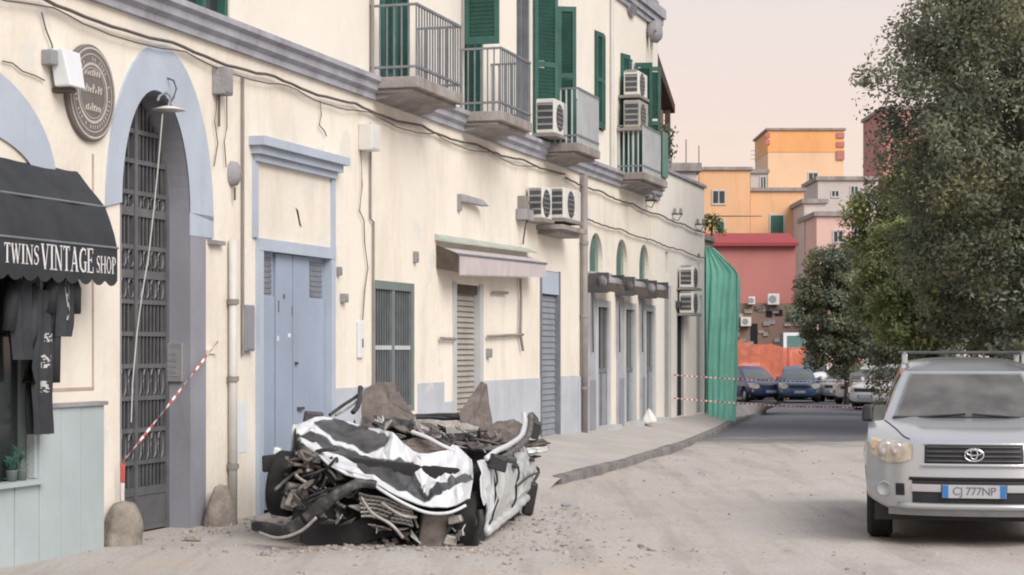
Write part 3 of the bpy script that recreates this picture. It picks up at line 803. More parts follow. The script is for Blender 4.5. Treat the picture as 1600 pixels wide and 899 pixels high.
def glyph_strip(m, text, x, z, h, wscale, y, gap=0.10):
    for ch in text:
        w, strokes = GLY[ch]
        for (x0, y0, x1, y1, sw) in strokes:
            a = Vector((x + x0 * h * wscale, 0, z + y0 * h)); b = Vector((x + x1 * h * wscale, 0, z + y1 * h))
            d = (b - a)
            if d.length < 1e-6: continue
            d.normalize(); hz = abs(d.x) > abs(d.z)
            o = Vector((-d.z, 0, d.x)) * (sw * h / 2) if hz else Vector((sw * h * wscale / 2, 0, 0))
            m.quad(*[(q.x, y, q.z) for q in (a - o, b - o, b + o, a + o)])
        x += (w + gap) * h * wscale
    return x

aw = fthing('shop_awning', 'black shop awning with white serif lettering and scalloped valance', 'awning', -0.77, 0, 2.2)
m = MB()
# profile (p out, z) from wall to valance, relative to base z = 2.2
prof = [(0.0, 0.93), (0.03, 0.90), (0.14, 0.76), (0.26, 0.63), (0.30, 0.53), (0.345, 0.40), (0.37, 0.29)]
def aw_s(u, v):
    x = -3.2 + 3.2 * u
    f = v * (len(prof) - 1); i = min(int(f), len(prof) - 2); q = f - i
    p = prof[i][0] * (1 - q) + prof[i + 1][0] * q; z = prof[i][1] * (1 - q) + prof[i + 1][1] * q
    sag = 0.018 * math.sin(u * math.pi * 9) * math.sin(v * math.pi) + .012 * mnoise.noise(Vector((x * 3, v * 4, 0)))
    return (x, -p, z + sag)
m.grid(aw_s, 60, 18)
m.build('canopy', 'black_fabric', aw, smooth=True)
m = MB(); m.add([(0, -p, z) for p, z in prof] + [(0, 0, .29)], [tuple(range(len(prof) + 1))]); m.build('side_panel', 'black_fabric', aw)
for z_, p_ in ((0.63, .265), (0.29, .375)):
    MB().tube([(-3.2, -p_, z_), (0.004, -p_, z_)], .010, 6).build('frame_bar', 'rail_grey', aw)
m = MB()
n_ = 130
for i in range(n_):
    xa, xb = -3.2 + 3.2 * i / n_, -3.2 + 3.2 * (i + 1) / n_
    za = 0.055 - 0.05 * abs(math.sin(xa * math.pi / 0.21)) ** .7; zb = 0.055 - 0.05 * abs(math.sin(xb * math.pi / 0.21)) ** .7
    m.quad((xa, -.372, za - .03), (xb, -.372, zb - .03), (xb, -.372, .29), (xa, -.372, .29))
m.build('valance', 'black_fabric', aw)
# lettering: spans the right two metres of the valance
def fit_text(text, xa, xb, z, h, gap):
    w1 = glyph_strip(MB(), text, 0.0, z, h, 1.0, 0, gap) - gap * h
    mm = MB(); glyph_strip(mm, text, xa, z, h, (xb - xa) / w1, -.376, gap); return mm
m = fit_text('TWINS', -1.735, -1.245, 0.098, 0.148, .07)
m2 = fit_text('VINTAGE', -1.215, -.405, 0.070, 0.195, .05)
m3 = fit_text('SHOP', -.355, -.035, 0.075, 0.138, .07)
for mm in (m, m2, m3): tag(mm.build('lettering', 'white_paint', aw), kind='stuff')

# hanging clothes under the awning
def garment(label, t, p, ztop, w, h, print_rects, sleeve=0.14, seed=1):
    o = fthing('hanging_garment', label, 'garment', t, p, ztop - h, 'clothes hung outside the shop')
    rng = random.Random(seed)
    m = MB()
    def front(u, v):
        ww = w * (0.78 + 0.22 * v if v < .8 else 0.95 - (v - .8) * 2.0)
        x = (u - .5) * ww + .02 * math.sin(v * 6 + seed); y = -.05 * math.cos((u - .5) * 2.6) + .02 * math.sin(u * 15 + seed) - .02 * mnoise.noise(Vector((u * 4, v * 3, seed)))
        return (x, y, v * h)
    m.grid(front, 16, 18)
    m.grid(lambda u, v: (front(u, v)[0], -front(u, v)[1] * .6 + .03, v * h), 16, 18)
    m.build('body', 'black_fabric', o, smooth=True)
    for s in (-1, 1):
        MB().tube([(s * w * .36, 0, h * .93), (s * w * .50, -.01, h * .72), (s * w * .54, 0, h * (.72 - sleeve * 2.6))], [.05, .06, .055], 8).build('sleeve', 'black_fabric', o, smooth=True)
    for (u0, u1, v0, v1) in print_rects:
        mm = MB(); mm.grid(lambda u, v: tuple(Vector(front(u0 + (u1 - u0) * u, v0 + (v1 - v0) * v)) + Vector((0, -.006, 0))), 18, 18, keep=lambda u, v: mnoise.noise(Vector((u * 6 + seed, v * 6, v0 * 9))) > .02)
        tag(mm.build('print', 'steel', o), kind='stuff')
    MB().tube([(0, 0, h * 1.0), (0, 0, h + .08)], .006, 5).build('hanger', 'steel', o)
garment('long black printed top hanging lowest beside the shop window', -1.68, 0.20, 2.12, 0.34, 1.12, [(.35, .7, .46, .55), (.4, .62, .64, .70), (.32, .72, .29, .37)], seed=3)
garment('short black top with white print hanging high nearest the arch', -1.44, 0.24, 2.28, 0.36, 0.52, [(.35, .6, .25, .85)], seed=5)
garment('plain dark top hanging against the shop glass', -1.90, 0.16, 2.20, 0.34, 0.62, [], seed=8)
# things in the shop window
for i, (t, h_) in enumerate(((-1.72, .22), (-1.86, .15))):
    o = fthing('potted_plant', ('taller' if i == 0 else 'shorter') + ' small plant pot on the shop window sill', 'plant', t, 0.05, 0.642, 'pots on the shop sill')
    MB().lathe([(0, 0), (.035, 0), (.045, .08), (.05, .085), (.04, .08), (0, .075)], n=12).build('pot', 'green_grey', o, smooth=True)
    m = MB()
    rg = random.Random(i)
    for q in range(26):
        a = rg.uniform(0, 6.28); r0 = rg.uniform(.01, .05); zz = .09 + rg.uniform(0, h_ - .08); 
        m.quad((r0 * math.cos(a), r0 * math.sin(a), zz), (r0 * math.cos(a) + .03, r0 * math.sin(a), zz + .02), (r0 * 1.8 * math.cos(a), r0 * 1.8 * math.sin(a), zz + .05))
    tag(m.build('foliage', 'green', o), kind='stuff')

# round sign
o = fthing('round_sign', 'round brown sign with pale rings and worn lettering above the awning', 'sign', ft(137), 0, fz(137, 147) - .40)
R_ = .405
MB().lathe([(0, -.045), (R_ * .97, -.045), (R_, -.035), (R_, -.003)], (0, 0, R_), 'y', 48).build('disc', 'sign', o)
for rr, wd_ in ((.92, .022), (.80, .012), (.60, .030), (.52, .010)):
    m = MB(); 
    for q in range(48):
        a, b = 2 * math.pi * q / 48, 2 * math.pi * (q + 1) / 48
        m.quad(*[(R_ * r_ * math.cos(c), -.049, R_ + R_ * r_ * math.sin(c)) for r_, c in ((rr - wd_, a), (rr - wd_, b), (rr + wd_, b), (rr + wd_, a))])
    m.build('ring', 'sign_pale', o)
m = MB()
rg = random.Random(4)
for q in range(44):   # worn ring lettering, unreadable: short radial dashes
    a = q * 2 * math.pi / 44
    if rg.random() < .25: continue
    for r0, r1 in ((.66, .74),):
        m.quad(*[(R_ * r_ * math.cos(a + da), -.0485, R_ + R_ * r_ * math.sin(a + da)) for r_, da in ((r0, -.02), (r0, .03), (r1, .03), (r1, -.02))])
tag(m.build('ring_lettering', 'sign_pale', o), kind='stuff')
m = MB()
for row, (zc, w_) in enumerate(((.16, .26), (.02, .30), (-.13, .24))):
    x = -w_ / 2
    while x < w_ / 2:
        hh = rg.uniform(.03, .075); m.tube([(x, -.05, R_ + zc - .02), (x + .008, -.05, R_ + zc + hh - .02), (x + .03, -.05, R_ + zc - .01 + rg.uniform(0, .04))], .0065, 4); x += rg.uniform(.03, .045)
tag(m.build('script_lettering', 'sign_pale', o), kind='stuff')

# security lamp and small box by the round sign
o = fthing('floodlight', 'white floodlight box on the wall beside the round sign', 'lamp', ft(86), 0, fz(86, 138))
MB().hexa([(-.10, -.20, .0), (.14, -.20, .0), (.14, -.05, .0), (-.10, -.05, .0)], [(-.13, -.14, .30), (.16, -.14, .30), (.16, -.02, .30), (-.13, -.02, .30)]).build('housing', 'paper', o, bevel=.012)
MB().box(-.22, -.12, -.10, -.002, .16, .28).build('junction_box', 'grey_plastic', o, bevel=.008)
MB().box(-.05, .05, -.16, -.002, -.04, -.003).build('bracket', 'wood_dark', o)

# lamp hanging in the portal
o = fthing('portal_lamp', 'white flat lamp hanging on a hook at the crown of the grey arch', 'lamp', ft(254), 0.06, fz(254, 172))
MB().lathe([(0, .035), (.05, .03), (.155, 0), (.15, -.008), (0, .0)], n=20).build('shade', 'white_plastic', o, smooth=True)
MB().tube([(0, 0, .03), (0.02, -.01, .12), (.0, .03, .16), (-.06, .06, .12), (-.10, .06, .07)], .012, 6).build('stem', 'stone_grey', o)
MB().tube([(.05, .055, .30), (.06, -.02, .27), (.075, -.04, .20), (.045, -.03, .12), (0.01, 0, .05)], .009, 6).build('hook', 'iron', o)
def cable(name, label, pts, r=.008, matn='cable', grp=None, cat='cable'):
    o = MB().tube(pts, r, 5).build(name, matn)
    return tag(o, label, cat, grp)
cable('hanging_wire', 'pale wire dangling from the portal lamp down the gate', [fw(ft(x_, p_), p_, fz(x_, y_, p_)) for x_, y_, p_ in ((254, 178, .05), (247, 260, .03), (240, 330, 0.0), (232, 400, -.02), (222, 460, -.02), (214, 520, -.02), (207, 600, 0.0), (205, 660, 0.0))], .006, 'pipe')

# intercom panel on the inner jamb
o = thing('intercom_panel', 'steel intercom panel on the grey portal jamb', 'intercom', tuple(fw(ARCH[1] - .006, -.13, 1.36)), FROT)
MB().box(-.03, 0.0, -.085, .105, 0, .36).build('plate', 'steel', o, bevel=.006)
MB().box(-.034, -.031, -.055, .075, .05, .31).build('button_field', 'grey_plastic', o)
for i in range(4): MB().box(-.037, -.034, -.03, .05, .08 + i * .055, .105 + i * .055).build('button', 'steel', o)

# electric boxes and lamps along the wall
def wall_box(name, label, px, py, w, h, d, matn, cat='electric box', lid=True, grp=None, conduit=None):
    t = ft(px); z = fz(px, py)
    o = fthing(name, label, cat, t, 0, z - h / 2, grp)
    MB().box(-w / 2, w / 2, -d, -.002, 0, h).build('case', matn, o, bevel=.008)
    if lid: MB().box(-w / 2 + .015, w / 2 - .015, -d - .008, -d, .02, h - .02).build('lid', matn, o, bevel=.004)
    if conduit: MB().tube([(0, -.03, 0), (0, -.03, -conduit)], .012, 6).build('conduit', 'cable', o)
    return o
wall_box('junction_box', 'grimy grey junction box under the cables right of the portal crown', 338, 128, .20, .26, .13, 'stone_grey', conduit=.3)
o = fthing('bulkhead_lamp', 'oval grey bulkhead lamp on the wall above the white downpipe', 'lamp', ft(361), 0, fz(361, 294))
MB().lathe([(0, -.10), (.06, -.095), (.10, -.06), (.11, -.002)], (0, 0, .12), 'y', 20).build('body', 'stone_grey', o, smooth=True).scale = (.85, 1, 1.15)
MB().tube([(0, -.04, 0.0), (0, -.04, -.12)], .012, 6).build('stem', 'cable', o)
wall_box('electric_box', 'white and grey electric box high on the wall beside the first balcony', 566, 216, .26, .30, .17, 'white_plastic')
wall_box('junction_box', 'small dark switch box right of the blue door', 534, 466, .12, .10, .06, 'grey_plastic')
wall_box('junction_box', 'little pale doorbell box above the dark switch box', 527, 424, .06, .10, .05, 'stone_grey', cat='doorbell')
o = wall_box('wall_plaque', 'narrow white plaque between the blue door and the grilled window', 561, 531, .16, .42, .03, 'paper', cat='plaque', lid=False)
MB().box(.02, .06, -.034, -.031, .12, .22).build('print', 'plate_ink', o)
wall_box('meter_cabinet', 'blue-grey meter cabinet beside the white downpipe', 383, 513, .20, .46, .06, 'jamb_grey', cat='cabinet')
o = wall_box('paper_notice', 'pale blank notice pasted low beside the white downpipe', 377, 668, .26, .50, .004, 'paper', cat='notice', lid=False)
wall_box('junction_box', 'dark square box right of the slatted door', 761, 552, .12, .13, .06, 'grey_plastic')
wall_box('junction_box', 'tiny grey box above the grilled window', 647, 402, .09, .14, .05, 'stone_grey')

# pipes
o = fthing('downpipe', 'white downpipe between the portal and the blue door', 'pipe', ft(356), 0, 0)
MB().tube([(0, -.055, 0.0), (0, -.055, 2.72)], .042, 10).build('pipe', 'pipe', o, smooth=True)
for z in (.5, 1.35, 2.1): MB().lathe([(.046, z), (.058, z), (.058, z + .05), (.046, z + .05)], (0, -.055, 0), n=12).build('collar', 'pipe_dark', o)
o = fthing('conduit', 'thin dark conduit running down right of the portal', 'pipe', ft(376), 0, 1.6)
MB().tube([(0, -.025, 0), (0, -.025, 2.75)], .016, 6).build('pipe', 'pipe_dark', o)
o = fthing('conduit', 'thin conduit below the electric box left of the grilled window', 'pipe', ft(576), 0, 1.1)
MB().tube([(0.10, -.025, 0), (0.10, -.025, 2.05), (0, -.025, 2.08), (0, -.025, 3.2)], .014, 6).build('pipe', 'pipe_dark', o)
o = fthing('downpipe', 'brown-grey downpipe between the roller shutter and the arched shops', 'pipe', ft(906), 0, 0.2)
MB().tube([(0, -.08, 0), (0, -.08, 4.35)], .055, 10).build('pipe', 'pipe_dark', o, smooth=True)
for z in (.8, 2.0, 3.2): MB().lathe([(.056, z), (.07, z), (.07, z + .06), (.056, z + .06)], (0, -.08, 0), n=12).build('collar', 'pipe_dark', o)
o = fthing('downpipe', 'thin pipe on the upper wall left of the first balcony', 'pipe', ft(577), 0, 4.87)
MB().tube([(0, -.04, 0), (0, -.04, 3.1)], .022, 8).build('pipe', 'pipe_dark', o)
o = fthing('downpipe', 'pale pipe on the upper wall between the narrow window and the stacked units', 'pipe', ft(953), 0, 4.87)
MB().tube([(0, -.04, 0), (0, -.04, 3.1)], .04, 8).build('pipe', 'pipe', o)

# cables draped under the string course
def drape(t0, t1, z0, z1, sag, n, p=.05, seed=0):
    rg = random.Random(seed); out = []
    for i in range(n + 1):
        u = i / n
        out.append(fw(t0 + (t1 - t0) * u, p + .01 * rg.random(), z0 + (z1 - z0) * u - sag * abs(math.sin(u * math.pi * max(1, int((t1 - t0) / 2.2)))) + rg.uniform(-.008, .008)))
    return out
cable('utility_cable', 'thick bundle of grimy cables slung under the string course', drape(-6, 14.6, 4.43, 4.47, .04, 90, seed=1), .016)
cable('utility_cable', 'thinner cable looping just below the cable bundle', drape(-6, 13.0, 4.38, 4.43, .07, 80, seed=2), .007)
cable('utility_cable', 'cable sagging across the arched shopfronts', drape(15.9, 26.6, 3.86, 3.68, .03, 60, seed=3), .014)
cable('utility_cable', 'upper cable along the wall over the arched shopfronts', drape(14.7, 26.6, 4.42, 4.24, .04, 60, seed=4), .016)
cable('utility_cable', 'wire dropping from the cable bundle to the floodlight', [fw(ft(x_), .03, fz(x_, y_)) for x_, y_ in ((60, 20), (66, 45), (76, 70), (80, 95))], .007)
cable('utility_cable', 'thin wire left of the floodlight near the picture edge', [fw(ft(x_), .02, fz(x_, y_)) for x_, y_ in ((0, 96), (16, 99), (32, 112), (50, 118), (66, 126))], .006)
cable('utility_cable', 'frayed loop of wire hanging above the door hood', [fw(ft(x_), .03, fz(x_, y_)) for x_, y_ in ((496, 158), (498, 180), (495, 196), (503, 205), (506, 213))], .007)
for i, xs_ in enumerate((((335, 150), (331, 190), (336, 225), (330, 260)), ((350, 150), (350, 200), (346, 222), (349, 262)))):
    cable('utility_cable', ('left' if i == 0 else 'right') + ' loose wire below the junction box by the portal', [fw(ft(x_), .03, fz(x_, y_)) for x_, y_ in xs_], .006)
cable('utility_cable', 'wavy wire below the electric box above the white plaque', [fw(ft(x_), .03, fz(x_, y_)) for x_, y_ in ((560, 235), (562, 290), (558, 330), (565, 345), (566, 380), (571, 420), (566, 455), (563, 500))], .007)
# insulator brackets
for i, (px, py) in enumerate(((1008, 315), (1050, 336), (1086, 352))):
    o = fthing('cable_bracket', ('first', 'second', 'third')[i] + ' small cable bracket from the left above the far shopfronts', 'bracket', ft(px), 0, fz(px, py) - .1, 'cable brackets over the shops')
    MB().box(-.02, .02, -.22, -.002, .10, .13).build('arm', 'iron', o)
    for q in (-.06, -.18): MB().lathe([(0, .13), (.03, .13), (.035, .17), (.02, .18), (.035, .20), (.02, .24), (0, .24)], (0, q, 0), n=10).build('insulator', 'pipe_dark', o)
    MB().tube([(0, -.2, .11), (.03, -.12, -.02), (0, -.02, .02)], .010, 5).build('brace', 'iron', o)

# floodlight arm in mid wall
o = fthing('wall_lamp', 'grey tubular wall lamp above the pale awning', 'lamp', ft(716), 0, fz(716, 318))
MB().box(-.05, .05, -.04, -.002, -.10, .12).build('bracket', 'grey_plastic', o)
MB().hexa([(-.02, -.06, .02), (.9, -.16, .02), (.9, -.04, .02), (-.02, -.02, .02)], [(0.02, -.05, .13), (.7, -.13, .10), (.7, -.05, .10), (0.02, -.03, .13)]).build('housing', 'stone_grey', o, bevel=.01)

# pale awning over the slatted door
o = fthing('door_awning', 'faded lilac awning with fringed valance under a tin cover', 'awning', 8.4, 0, 2.55)
def pa(u, v):
    x = 0.05 + 4.15 * u
    return (x, -.06 - .25 * v, .44 - .10 * v + .06 * u + .006 * math.sin(u * 60) * v)
MB().grid(pa, 40, 4).build('canopy', 'awning_pale', o, smooth=True)
m = MB()
for i in range(80):
    xa, xb = .05 + 4.15 * i / 80, .05 + 4.15 * (i + 1) / 80
    ua, ub = i / 80, (i + 1) / 80
    za = .06 + .12 * ua + (.018 if i % 2 else 0); 
    m.quad((xa, -.312 + .006 * math.sin(i * .9), za), (xb, -.312 + .006 * math.sin(i * .9 + .9), za), (xb, -.312, .335 + .06 * ub), (xa, -.312, .335 + .06 * ua))
m.build('valance', 'awning_pale', o)
MB().tube([(0.02, -.315, .335), (4.22, -.315, .395)], .016, 8).build('front_bar', 'rail_grey', o)
MB().hexa([(-.02, -.16, .49), (4.25, -.16, .55), (4.25, -.002, .57), (-.02, -.002, .52)], [(-.02, -.16, .505), (4.25, -.16, .565), (4.25, -.002, .635), (-.02, -.002, .60)]).build('tin_cover', 'tin', o)
for x in (.06, 1.5, 2.9, 4.1):
    MB().hexa([(x, -.27, .29), (x + .06, -.27, .29), (x + .06, -.002, .36), (x, -.002, .36)], [(x, -.27, .335), (x + .06, -.27, .335), (x + .06, -.002, .44), (x, -.002, .44)]).build('rafter', 'wood_dark', o)
m = MB(); m.quad((.03, -.30, .10), (.03, -.30, .34), (.03, -.002, .46), (.03, -.002, .16)); m.build('side_flap', 'wood_dark', o)
# iron awning arms on the wall
for i, (pts, lab) in enumerate((
        (((757, 526), (812, 523)), 'long horizontal iron bar right of the slatted door'), (((808, 436), (809, 470), (808, 522), (812, 548)), 'vertical rusty bar hanging from the awning end'),
        (((765, 457), (788, 458)), 'short iron bar under the pale awning'), (((683, 529), (706, 530)), 'short iron bar left of the slatted door'))):
    cable('iron_bar', lab, [fw(ft(x_), .05, fz(x_, y_)) for x_, y_ in pts], .022, 'pipe_dark', None, 'iron bar')

# air conditioners
def aircon(label, t, p, z, w=.78, d=.30, h=.55, matn='white_plastic', rot=0.0, grp='air conditioners on the house front', shelf=True):
    o = thing('air_conditioner', label, 'air conditioner', tuple(fw(t, p, z)), FROT + rot, grp)
    MB().box(0, w, -d, 0, 0.03, h).build('case', matn, o, bevel=.015)
    m = MB(); m.lathe([(.0, -.004), (.03, -.008), (.19, -.008), (.205, -.002), (.21, 0)], (w * .40, -d, h * .52), 'y', 24); m.build('fan_grille', 'iron', o)
    for q in range(5): MB().box(w * .40 - .18, w * .40 + .18, -d - .014, -d - .009, h * .52 - .14 + q * .07 - .006, h * .52 - .14 + q * .07 + .006).build('grille_bar', 'grey_plastic', o)
    m = MB().box(-.006, -.001, -d + .03, -.03, .09, h - .06); m.build('coil', 'iron', o)
    for q in range(4): MB().box(-.012, -.0065, -d + .03, -.03, .15 + q * .10, .18 + q * .10).build('coil_bar', 'grey_plastic', o)
    if shelf: MB().box(-.03, w + .03, -d - .03, p, -.02, .028).build('bracket', 'pipe_dark', o)
    return o
aircon('white air conditioner on the wall under the third balcony door', 12.95, .05, fz(832, 212), .75, .30, .55)
aircon('white air conditioner above the pale awning, left one', 12.55, .04, fz(822, 345), .50, .24, .50)
aircon('cream air conditioner on a dark ledge above the roller shutter', 13.25, .10, fz(845, 346) , 1.0, .32, .50, 'white_plastic')
aircon('upper of the two air conditioners beside the last balcony', 18.55, .10, fz(968, 153), .70, .28, .46)
aircon('lower of the two air conditioners beside the last balcony', 18.45, .12, fz(966, 204), .70, .30, .52, 'shutter_beige')
aircon('upper of the two stacked air conditioners over the dark far doorway', 23.75, .05, fz(1060, 452), .80, .28, .45)
aircon('lower of the two stacked air conditioners over the dark far doorway', 23.75, .05, fz(1060, 492), .80, .28, .45)
o = fthing('concrete_ledge', 'grimy ledge under the cream air conditioner', 'ledge', 13.15, 0, fz(845, 360))
MB().box(0, 1.5, -.42, -.002, 0, .07).box(.1, 1.4, -.32, -.002, -.07, 0).build('slab', 'slab', o)
o = fthing('cable_clutter', 'grey tangle of boxes and wire beside the left air conditioner', 'electric box', ft(812), 0, fz(812, 345))
MB().box(-.22, .20, -.16, -.002, 0, .16).build('box', 'stone_grey', o, bevel=.01); MB().box(-.12, .08, -.12, -.002, .16, .36).build('box', 'pipe_dark', o, bevel=.01)
MB().tube([(.1, -.1, .3), (.25, -.12, .2), (.15, -.1, .05), (-.1, -.12, -.06), (.0, -.05, -.35)], .014, 5).build('hose', 'cable', o)
o = fthing('wall_antenna', 'round grey wall unit with drip pipes under the eaves at the house end', 'antenna', ft(1012), 0, fz(1012, 65))
MB().lathe([(0, -.28), (.15, -.26), (.22, -.18), (.20, -.06), (.10, -.002)], (0, 0, .18), 'y', 18).build('dish', 'stone_grey', o, smooth=True)
for q in (-.14, .12): MB().tube([(q, -.06, 0.05), (q, -.06, -.75)], .014, 6).build('drip_pipe', 'pipe', o)
MB().tube([(-.3, -.2, .15), (.35, -.2, .22)], .012, 5).build('bar', 'iron', o)

# folded awnings of the arched shops
for i, (a, b) in enumerate(SHOPS):
    o = fthing('folded_awning', ('first', 'second', 'third')[i] + ' rolled-up dark awning from the left over an arched shopfront', 'awning', a - .12, 0, 2.62, 'rolled awnings over the shops')
    w = b - a + .24
    MB().tube([(0, -.24, .19), (w, -.24, .19)], .10, 12).build('roll', 'stone_grey', o, smooth=True)
    MB().box(0.0, .05, -.36, -.002, .0, .34).build('end_bracket', 'iron', o, bevel=.01); MB().box(w - .05, w, -.36, -.002, .06, .34).build('end_bracket', 'iron', o, bevel=.01)
    MB().hexa([(.05, -.38, .02), (w - .05, -.38, .02), (w - .05, -.35, .02), (.05, -.35, .02)], [(.05, -.33, .2), (w - .05, -.33, .2), (w - .05, -.30, .2), (.05, -.30, .2)]).build('valance', 'wood_dark', o)
    MB().box(0, w, -.14, -.002, .30, .36).build('cover', 'cornice', o)
    MB().tube([(.02, -.08, .0), (.02, -.09, -1.0)], .014, 6).build('crank_rod', 'iron', o)
o = fthing('rubbish_bag', 'white rubbish bag on the step of the third arched shop', 'bag', ft(1014, .30), .30, .28)
m = MB(); m.grid(lambda u, v: ((.14 * max(0, math.sin((v ** .75) * math.pi)) ** .5 * (1 + .22 * math.sin(u * 18.8 + 3 * v)) + .03) * (1 - .75 * v) * math.cos(u * 6.2832), (.14 * max(0, math.sin((v ** .75) * math.pi)) ** .5 * (1 + .2 * math.sin(u * 18.8)) + .03) * (1 - .75 * v) * math.sin(u * 6.2832), .30 * v), 24, 10); m.build('bag', 'white_plastic', o, smooth=True)

# guard stones by the portal
def guard_stone(label, px, p, h, w, d, seed, pw=3.2):
    t = ft(px, p)
    o = fthing('guard_stone', label, 'stone', t, p, -.05, 'guard stones at the portal')
    def f(u, v):
        a = u * 2 * math.pi
        top = (1 - v ** pw) ** (.5 if pw > 2 else .9) if v < 1 else 0
        r = Vector((w * math.cos(a) * (0.25 + .75 * top) , d * math.sin(a) * (0.25 + .75 * top), 0))
        q = r * (1 + .16 * mnoise.noise(Vector((math.cos(a) * 1.6 + seed, math.sin(a) * 1.6, v * 2.4))))
        if v > .999: q = Vector((0, 0, 0))
        return (q.x, q.y, h * v)
    MB().grid(f, 28, 20).build('block', 'tuff', o, smooth=True)
guard_stone('rounded weathered guard stone at the near side of the portal', 193, .13, .42, .20, .15, 2)
guard_stone('pointed broken guard stone at the far side of the portal', 345, .16, .44, .27, .15, 6, 1.25)

# barrier tape across the portal
def tape(name, label, pts, w=.07, seg=.12, grp=None):
    m = MB(); d = 0; L_ = 0
    P_ = [Vector(p) for p in pts]
    # resample
    out = [P_[0]]; 
    for a, b in zip(P_[:-1], P_[1:]):
        n = max(1, int((b - a).length / (seg / 2)))
        for i in range(1, n + 1): out.append(a.lerp(b, i / n))
    for i in range(len(out) - 1):
        a, b = out[i], out[i + 1]
        tw0 = .5 * math.sin(i * .35); tw1 = .5 * math.sin((i + 1) * .35)
        dr_ = (b - a).normalized()
        up = Vector((0, 0, 1)) - dr_ * dr_.z
        if up.length < .2: up = Vector((1, 0, 0))
        up.normalize(); sd_ = dr_.cross(up)
        u0 = (up * math.cos(tw0) + sd_ * math.sin(tw0)) * w / 2; u1 = (up * math.cos(tw1) + sd_ * math.sin(tw1)) * w / 2
        m.m = (i // 2) % 2
        m.quad(a - u0, b - u1, b + u1, a + u0)
    o = m.build(name, ['tape_red', 'tape_white'])
    return tag(o, label, 'tape', grp)
tape('barrier_tape', 'red and white tape stretched diagonally across the portal', [fw(ft(192, .1), .10, fz(192, 722, .1)), fw(ft(255, .1), .10, fz(255, 640, .1) - .02), fw(ft(345, .07), .07, fz(345, 528, .07))], .022, .07)
tape('barrier_tape', 'loose tape end dangling down beside the iron gate', [fw(ft(192, .1), .10, fz(192, 725, .1)), fw(ft(193, .1), .09, fz(193, 770, .1)), fw(ft(191, .1), .11, fz(191, 838, .1))], .04, .16)
# ================================================================== BEYOND THE STREET CORNER
# green scaffold net over the next house front
net = thing('scaffold_net', 'teal green mesh net draped over scaffolding past the white shop house', 'scaffold net', tuple(fw(27.0, 0.0, 0.0)), FROT)
NW = 0.55
def netf(u, v):
    x = 0.0 + NW * u
    h = 4.05 - 0.10 * u - 0.9 * max(0, u - .55) ** 2 * 3
    bulge = .62 * (math.sin(min(1, v * 1.06) * math.pi * .5) * .25 + .75) if v < .86 else .62 * (1 - .92 * (v - .86) / .14)
    fold = .05 * math.sin(u * 9 + 2 * math.sin(v * 3)) * (.4 + .6 * (1 - v)) + .07 * mnoise.noise(Vector((u * 5, v * 3, 3)))
    return (x, -(bulge + fold) - .04, v * h - .1)
MB().grid(netf, 60, 40).build('net', 'netting', net, smooth=True)
MB().grid(lambda u, v: (-.05 + .012 * math.sin(u * 31 + 2.5 * math.sin(v * 5)) + .035 * mnoise.noise(Vector((u * 7, v * 1.5, 4))) + .05 * mnoise.noise(Vector((u * 3, v * 4, 8))), netf(0, v)[1] * u, netf(0, v)[2]), 60, 40).build('side_net', 'netting', net, smooth=True)
for x in (0.08, 0.45):
    MB().tube([(x, -.45, -.5), (x, -.45, 3.6)], .025, 6).build('scaffold_pole', 'steel', net)
nh = thing('netted_house', 'plain house front hidden behind the green net', 'house', tuple(fw(27.0, -.02, 0)), FROT)
MB().box(0.02, 1.0, .02, 8, -.8, 4.1).build('wall', 'shutter_beige', nh)
MB().box(-.0, 1.05, -.05, 8, 4.1, 4.2).build('roof', 'slab', nh)

def plain_mat(name, c, **kw):
    return mat(name, c, 0.9, 0.08, 0.35, 0.15, 6, stain=k(c, .62), stain_amt=0.5, stain_scale=(.5, .5, .08), stain_lo=.52, **kw)
HM = dict(orange=plain_mat('orange_plaster', (0.74, 0.45, 0.26)), orange_pale=plain_mat('pale_orange_plaster', (0.78, 0.54, 0.36)),
          orange_deep=plain_mat('deep_orange_plaster', (0.78, 0.40, 0.17)), red=plain_mat('dull_red_plaster', (0.46, 0.19, 0.175)),
          red_dark=plain_mat('dark_red_roofing', (0.33, 0.06, 0.065)), pink=plain_mat('pale_pink_plaster', (0.68, 0.47, 0.42)),
          greyw=plain_mat('grey_white_plaster', (0.55, 0.50, 0.48)), brown=plain_mat('brown_ruin_wall', (0.25, 0.17, 0.14)),
          redfar=plain_mat('brick_red_plaster', (0.50, 0.24, 0.21)))

